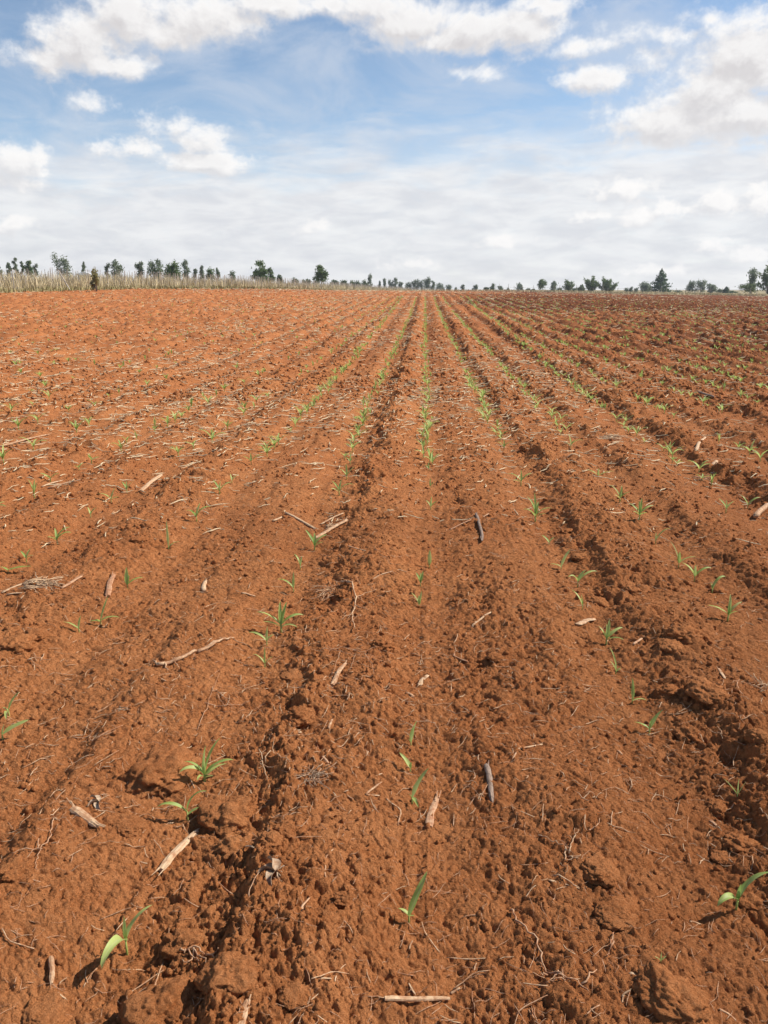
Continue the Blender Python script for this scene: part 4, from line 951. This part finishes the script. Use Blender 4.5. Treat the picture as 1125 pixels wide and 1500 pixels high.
grass('far_edge_grass', 16000, faredge, .36, .03, M_dry, 'strip of pale dry grass along the far end of the field', 23)

# ------------------------------------------------------------------ trees
def crown(rs, clumps, n, leaf, mat, parent, elong=1.0, name='crown'):
    """clumps: list of (centre, radii). Leaf-sized faces spread through every clump, thinner at the rim"""
    tot = sum((c[1][0] * c[1][1] * c[1][2]) ** .67 for c in clumps); Vs = []
    for (c, rad) in clumps:
        m = max(6, int(n * (rad[0] * rad[1] * rad[2]) ** .67 / tot)); d = rs.randn(m, 3); d /= np.linalg.norm(d, axis=1)[:, None]
        q = d * (rs.rand(m, 1) ** .45) * (1 + .22 * rs.randn(m, 1)); cen = np.array(c) + q * np.array(rad)
        u = rs.randn(m, 3); u /= np.linalg.norm(u, axis=1)[:, None]; w = rs.randn(m, 3); w -= (w * u).sum(1)[:, None] * u; w /= np.linalg.norm(w, axis=1)[:, None]
        sz = leaf * (.5 + .9 * rs.rand(m, 1)); u = u * sz * elong; w = w * sz * .6
        Vs.append(np.stack([cen - u, cen + w * .8, cen + u, cen - w], 1))
    V = np.concatenate(Vs).reshape(-1, 3); Fq = np.arange(len(V)).reshape(-1, 4)
    return mesh_np(name, V, Fq, mat, parent)
def tree(kind, px, ytop, wpx, D, label, seed, group=None, lean=0):
    rs = np.random.RandomState(seed); r2 = random.Random(seed)
    d = ray(px, 424); dh = Vector((d.x, d.y, 0)).normalized(); x, y = dh.x * D, dh.y * D; zb = gz(x, y, 2)
    dt = ray(px, ytop); zt = EYE + D * dt.z / math.hypot(dt.x, dt.y); H = max(1.5, zt - zb); Wd = wpx / F_PX * D * (.84 if kind == 'euc' else 1.0)
    nm, cat = {'euc': ('eucalyptus_tree', 'tree'), 'dense': ('broadleaf_tree', 'tree'), 'cone': ('conifer_tree', 'tree'), 'bush': ('bush', 'bush'), 'spiky': ('spiky_tree', 'tree'), 'brown': ('dry_shrub', 'shrub')}[kind]
    t = empty(nm, (x, y, zb), label, cat, group); mb = MB(); cl = []
    tr = max(.06, H * .018)
    if kind == 'euc':
        nst = r2.choice((1, 2, 2, 3)) if Wd > 2.5 else 1
        for s_ in range(nst):
            bx = (s_ - (nst - 1) / 2) * Wd * .22; tx = bx * 1.6 + r2.uniform(-.3, .3) * Wd * .3 + lean * H; hh = H * r2.uniform(.8, .97)
            mb.tube([(bx, 0, -.3), (bx * 1.1 + r2.uniform(-.1, .1), 0, hh * .4), (tx, r2.uniform(-.3, .3), hh * .95)], [tr, tr * .7, tr * .25], 6)
            m = 6 if nst > 1 else 8
            for k in range(m):
                t_ = .17 + .78 * (k + .5) / m; rad = Wd * (.19 + .15 * r2.random()) * (1.25 - .5 * abs(t_ - .62) * 2); cxx = bx + (tx - bx) * t_ + r2.uniform(-1, 1) * Wd * (.24 if nst > 1 else .26); cy = r2.uniform(-1, 1) * Wd * .28
                cl.append(((cxx, cy, hh * t_), (rad, rad, rad * r2.uniform(.8, 1.35))))
                mb.tube([(bx + (tx - bx) * (t_ - .15), 0, hh * (t_ - .15)), (cxx, cy, hh * t_)], [tr * .35, tr * .12], 4)
        n, leaf, mat, el2 = 1100, Wd * .045 + .06, M_euc, 1.4
    elif kind == 'dense':
        mb.tube([(0, 0, -.3), (.1, 0, H * .3), (0, 0, H * .75)], [tr * 1.4, tr, tr * .3], 6)
        for k in range(13):
            a = r2.uniform(0, 6.28); t_ = r2.uniform(.24, .86); rr = Wd * .36 * math.sin(math.pi * min(1, (t_ * .9 + .12))) * r2.uniform(.5, 1); c = (math.cos(a) * rr, math.sin(a) * rr, H * t_); rad = Wd * r2.uniform(.15, .25)
            cl.append((c, (rad, rad, rad * .85))); mb.tube([(0, 0, H * t_ * .7), c], [tr * .4, tr * .12], 4)
        cl.append(((0, 0, H * .52), (Wd * .34, Wd * .34, H * .33)))
        n, leaf, mat, el2 = 1500, Wd * .04 + .06, M_dense, 1.2
    elif kind == 'cone':
        mb.tube([(0, 0, -.3), (0, 0, H * .5), (0, 0, H * .97)], [tr * 1.3, tr * .8, tr * .15], 6)
        for k in range(26):
            t_ = (k + .5) / 26; wr = Wd * .5 * (1 - t_) ** .75; a = k * 2.4
            cl.append(((math.cos(a) * wr * .55, math.sin(a) * wr * .55, H * (.07 + .92 * t_)), (wr * r2.uniform(.45, .7) + .08, wr * .6 + .08, H * .06)))
        n, leaf, mat, el2 = 1900, Wd * .03 + .07, M_conifer, 1.3
    elif kind == 'spiky':
        for k in range(20):
            a = r2.uniform(0, 6.28); e = r2.uniform(.5, 1.4); L = H * r2.uniform(.6, 1.0); tip = Vector((math.cos(a) * math.cos(e) * Wd * .6, math.sin(a) * math.cos(e) * Wd * .6, L * math.sin(e)))
            mb.tube([(0, 0, -.2), tip * .5 + Vector((0, 0, .06 * H)), tip], [tr * .7, tr * .4, tr * .1], 5)
            for j in range(5):
                q = tip * (.4 + .13 * j); rad = Wd * .085; cl.append(((q.x, q.y, q.z), (rad, rad, rad * 1.2)))
        n, leaf, mat, el2 = 1500, Wd * .026 + .05, M_dense, 2.2
    else:
        for k in range(9):
            a = r2.uniform(0, 6.28); rr = Wd * .36 * r2.random(); hh = H * r2.uniform(.3, .78) * (1 - rr / Wd * .5)
            c = (math.cos(a) * rr, math.sin(a) * rr, hh); rad = Wd * r2.uniform(.14, .24); cl.append((c, (rad, rad, H * .22)))
            mb.tube([(c[0] * .2, c[1] * .2, -.2), (c[0] * .7, c[1] * .7, hh * .5), c], [tr * .5, tr * .3, tr * .1], 4)
        n, leaf, mat, el2 = (900 if kind == 'bush' else 520), min(Wd, H) * .05 + .05, (M_bush if kind == 'bush' else M_brown), 1.3
    mb.build('trunk', M_bark, t, True); crown(rs, cl, n, leaf, mat, t, el2)
    return t
TREES = [
 ('euc', 3, 383, 9, 210, 'small eucalyptus at the extreme left behind the fence'),
 ('euc', 17, 376, 10, 200, 'narrow eucalyptus second from the left edge, leftmost with a clear gap around it'),
 ('euc', 27, 371, 10, 200, 'slim tall eucalyptus third from the left edge'),
 ('euc', 36, 376, 8, 205, 'thin eucalyptus squeezed between a slim tall one and a wider one at far left'),
 ('dense', 46, 375, 14, 200, 'wider dark green tree at the right end of the leftmost tree cluster'),
 ('euc', 54, 380, 8, 205, 'small light-crowned tree touching the right side of the leftmost cluster'),
 ('euc', 97, 369, 19, 190, 'airy tall eucalyptus standing alone left of the white-roofed shed'),
 ('euc', 127, 377, 9, 200, 'thin eucalyptus rising right behind the white-roofed shed'),
 ('euc', 160, 383, 9, 190, 'small bushy eucalyptus just right of the dry shrub at the fence'),
 ('euc', 174, 376, 18, 190, 'full rounded eucalyptus right of the dry shrub and the small one'),
 ('euc', 206, 376, 16, 190, 'egg-shaped grey-green eucalyptus standing alone, fifth tree right of the shed'),
 ('euc', 229, 376, 23, 190, 'broad many-stemmed eucalyptus left of the darkest round tree behind the fence'),
 ('dense', 256, 377, 28, 180, 'broad dense dark green tree in the middle of the fence line trees'),
 ('euc', 276, 378, 14, 185, 'pointed eucalyptus directly right of the broad dense dark tree'),
 ('euc', 287, 386, 9, 190, 'short eucalyptus between two taller ones right of the dense dark tree'),
 ('euc', 296, 381, 10, 190, 'slender eucalyptus with rounded top near the tree with a bare leaning side'),
 ('dense', 310, 386, 16, 185, 'low green tree with uneven crown behind the fence, right of the slender eucalyptus'),
 ('euc', 320, 384, 8, 190, 'sparse leaning eucalyptus at the right side of the low uneven green tree'),
 ('euc', 341, 394, 14, 200, 'small grey-green tree in the gap before the big two-part tree'),
 ('dense', 383, 379, 27, 180, 'big dark two-part tree behind the fence, left of the middle of the view'),
 ('dense', 397, 388, 13, 182, 'smaller dark tree joined to the right side of the big two-part tree'),
 ('bush', 411, 399, 12, 190, 'small rounded bush just right of the big two-part tree'),
 ('dense', 471, 386, 23, 190, 'single dense dark round tree above the fence near the middle'),
 ('euc', 542, 401, 11, 330, 'small pointed grey tree rising from the long low hedge'),
 ('cone', 967, 394, 29, 300, 'large dark conifer-shaped tree on the right horizon'),
 ('euc', 761, 414, 11, 380, 'tiny solitary round tree on the horizon right of centre'),
 ('dense', 794, 405, 15, 330, 'dark pointed tree, taller of the pair right of the tiny solitary one'),
 ('euc', 809, 410, 13, 330, 'grey-green round-topped tree beside the dark pointed tree'),
 ('spiky', 832, 406, 19, 310, 'small spiky-branched tree left of the wide feathery pair'),
 ('spiky', 864, 402, 28, 290, 'left half of the wide feathery pair of trees on the right horizon'),
 ('spiky', 888, 404, 30, 290, 'right half of the wide feathery pair of trees on the right horizon'),
 ('bush', 852, 416, 12, 315, 'small bush between the spiky-branched tree and the feathery pair'),
 ('euc', 944, 412, 14, 320, 'small loose tree touching the left side of the large conifer-shaped tree'),
 ('euc', 1012, 410, 12, 330, 'left tree of the small grey pair right of the large conifer'),
 ('euc', 1026, 409, 14, 330, 'right tree of the small grey pair right of the large conifer'),
 ('euc', 1043, 416, 14, 340, 'low rounded grey tree right of the small grey pair'),
 ('cone', 1064, 420, 12, 340, 'tiny triangular tree on the horizon left of the tall right-hand tree'),
 ('euc', 1101, 387, 17, 240, 'tall narrow tree above a wide bush near the right edge'),
 ('bush', 1100, 413, 38, 235, 'wide dark bush at the foot of the tall narrow tree near the right edge'),
 ('spiky', 1126, 380, 34, 225, 'big dark spiky tree cut by the right edge of the view'),
 ('dense', 1150, 392, 36, 230, 'dark tree beyond the right edge beside the big spiky tree'),
]
for i, (k, px, yt, w, D, lab) in enumerate(TREES): tree(k, px, yt, w, D, lab, 100 + i, None)
# small groups on the horizon: each tree its own thing
def line_trees(items, kind, where, group, seed):
    for i, (px, yt, w, D) in enumerate(items):
        word = 'leftmost' if i == 0 else ('rightmost' if i == len(items) - 1 else f"{NUM[i + 1]} from left")
        tree(kind, px, yt, w, D, f"{word} of the {where}", seed + i, group)
line_trees([(555, 408, 7, 420), (562, 405, 8, 420), (572, 406, 9, 420), (580, 405, 10, 420), (587, 411, 9, 410)], 'euc', 'thin-trunked trees just left of centre on the horizon', 'thin-trunked trees left of centre', 300)
line_trees([(599, 411, 9, 400), (609, 407, 12, 400), (619, 408, 11, 400), (629, 404, 15, 395), (634, 410, 8, 395)], 'euc', 'tallest tree cluster at the centre of the horizon', 'tree cluster at the centre', 320)
line_trees([(645, 415, 13, 430), (657, 415, 8, 430), (668, 420, 5, 430), (678, 416, 7, 430)], 'euc', 'tiny trees right of the centre cluster', 'tiny trees right of centre', 340)
line_trees([(697, 416, 11, 420), (711, 419, 12, 420), (722, 413, 10, 415), (732, 418, 12, 420), (744, 421, 7, 430)], 'bush', 'low tree clumps right of centre on the horizon', 'low tree clumps right of centre', 360)
line_trees([(773, 421, 8, 430), (781, 421, 7, 430), (820, 421, 14, 400), (842, 420, 14, 400)], 'bush', 'tiny horizon bushes around the dark pointed tree', 'tiny horizon bushes right', 380)
line_trees([(918, 422, 7, 420), (925, 420, 7, 420), (932, 421, 7, 420), (950, 415, 9, 400)], 'euc', 'tiny trees between the feathery pair and the large conifer', 'tiny trees before the conifer', 400)
line_trees([(994, 425, 16, 400), (1054, 422, 12, 400), (1074, 424, 14, 380)], 'bush', 'low bushes on the horizon right of the large conifer', 'low bushes right of the conifer', 410)
line_trees([(432, 405, 16, 260), (448, 406, 16, 262), (463, 407, 14, 262), (490, 407, 18, 280), (505, 408, 18, 285), (520, 409, 18, 290), (534, 408, 14, 300)], 'bush', 'low hedge bushes by the solitary dark tree', 'hedge bushes behind the fence', 430)
tree('brown', 141, 389, 17, 75, 'dry olive-brown shrub growing against the near part of the fence', 500)
tree('brown', 334, 412, 10, 118, 'small dry shrub at the fence below the gap in the trees', 502)

# shed with a white roof behind the fence
def shed():
    D = 150; d = ray(128, 424); dh = Vector((d.x, d.y, 0)).normalized(); x, y = dh.x * D, dh.y * D; z = gz(x, y, 2)
    zt = EYE + D * ray(128, 398).z / math.hypot(ray(128, 398).x, ray(128, 398).y); H = zt - z; w = 1.2; w = 16 / F_PX * D / 2
    t = empty('shed', (x, y, z), 'small shed with white sheet roof showing above the fence at left', 'shed')
    t.rotation_euler = (0, 0, .25)
    a = MB(); a.box((-w, -1.8, -.3), (w, 1.8, H - .62)); a.build('wall', M_wall, t)
    r = MB(); b = len(r.v)
    for yy in (-2.1, 2.1):
        for (xx, zz) in ((-w - .15, H - .62), (w + .15, H - .62), (w + .15, H - .48), (0, H), (-w - .15, H - .40)): r.v.append(Vector((xx, yy, zz)))
    r.f += [(0, 1, 2, 3, 4)[::-1], (5, 6, 7, 8, 9)] + [(i, (i + 1) % 5, (i + 1) % 5 + 5, i + 5) for i in range(5)]
    for v in r.v: v.z += .003
    r.build('roof', M_roof, t)
    wn_ = MB(); wn_.box((-.4, -1.83, H * .4), (.3, -1.803, H * .62)); wn_.build('window', M_win, t)
shed()
# thin post fence along the far right edge
pf = empty('post_fence', (40, 200, gz(40, 200, 2)), 'faint line of thin grey posts along the far right edge of the field', 'fence')
pl_ = pf.location; mbw = []
for i in range(58):
    t_ = i / 57; x = 18 + 104 * t_ + pr.uniform(-.6, .6); y = 215 - 40 * t_; z = gz(x, y, 2)
    mb = MB(); h = pr.uniform(1.1, 1.9); mb.tube([(x - pl_.x, y - pl_.y, z - pl_.z - .2), (x - pl_.x + pr.uniform(-.1, .1), y - pl_.y, z - pl_.z + h)], [.06, .045], 5); mb.build('post', M_post, pf); mbw.append((x - pl_.x, y - pl_.y, z - pl_.z + 1.0))
mb = MB(); mb.tube(mbw, .012, 4); mb.build('wire', M_wire, pf)

# the air: faint even haze round the whole scene
if HAZE:
    hb = MB(); hb.box((-700, -60, -8), (760, 620, 26)); ho = hb.build('haze', None); tag(ho, kind='stuff')
    hm, HN = material('haze_air'); pv = HN.new('ShaderNodeVolumePrincipled'); pv.inputs['Color'].default_value = (.85, .9, 1, 1); pv.inputs['Density'].default_value = HAZE; pv.inputs['Anisotropy'].default_value = .3
    hout = HN.new('ShaderNodeOutputMaterial'); HN.l.new(pv.outputs[0], hout.inputs['Volume']); ho.data.materials.append(hm)
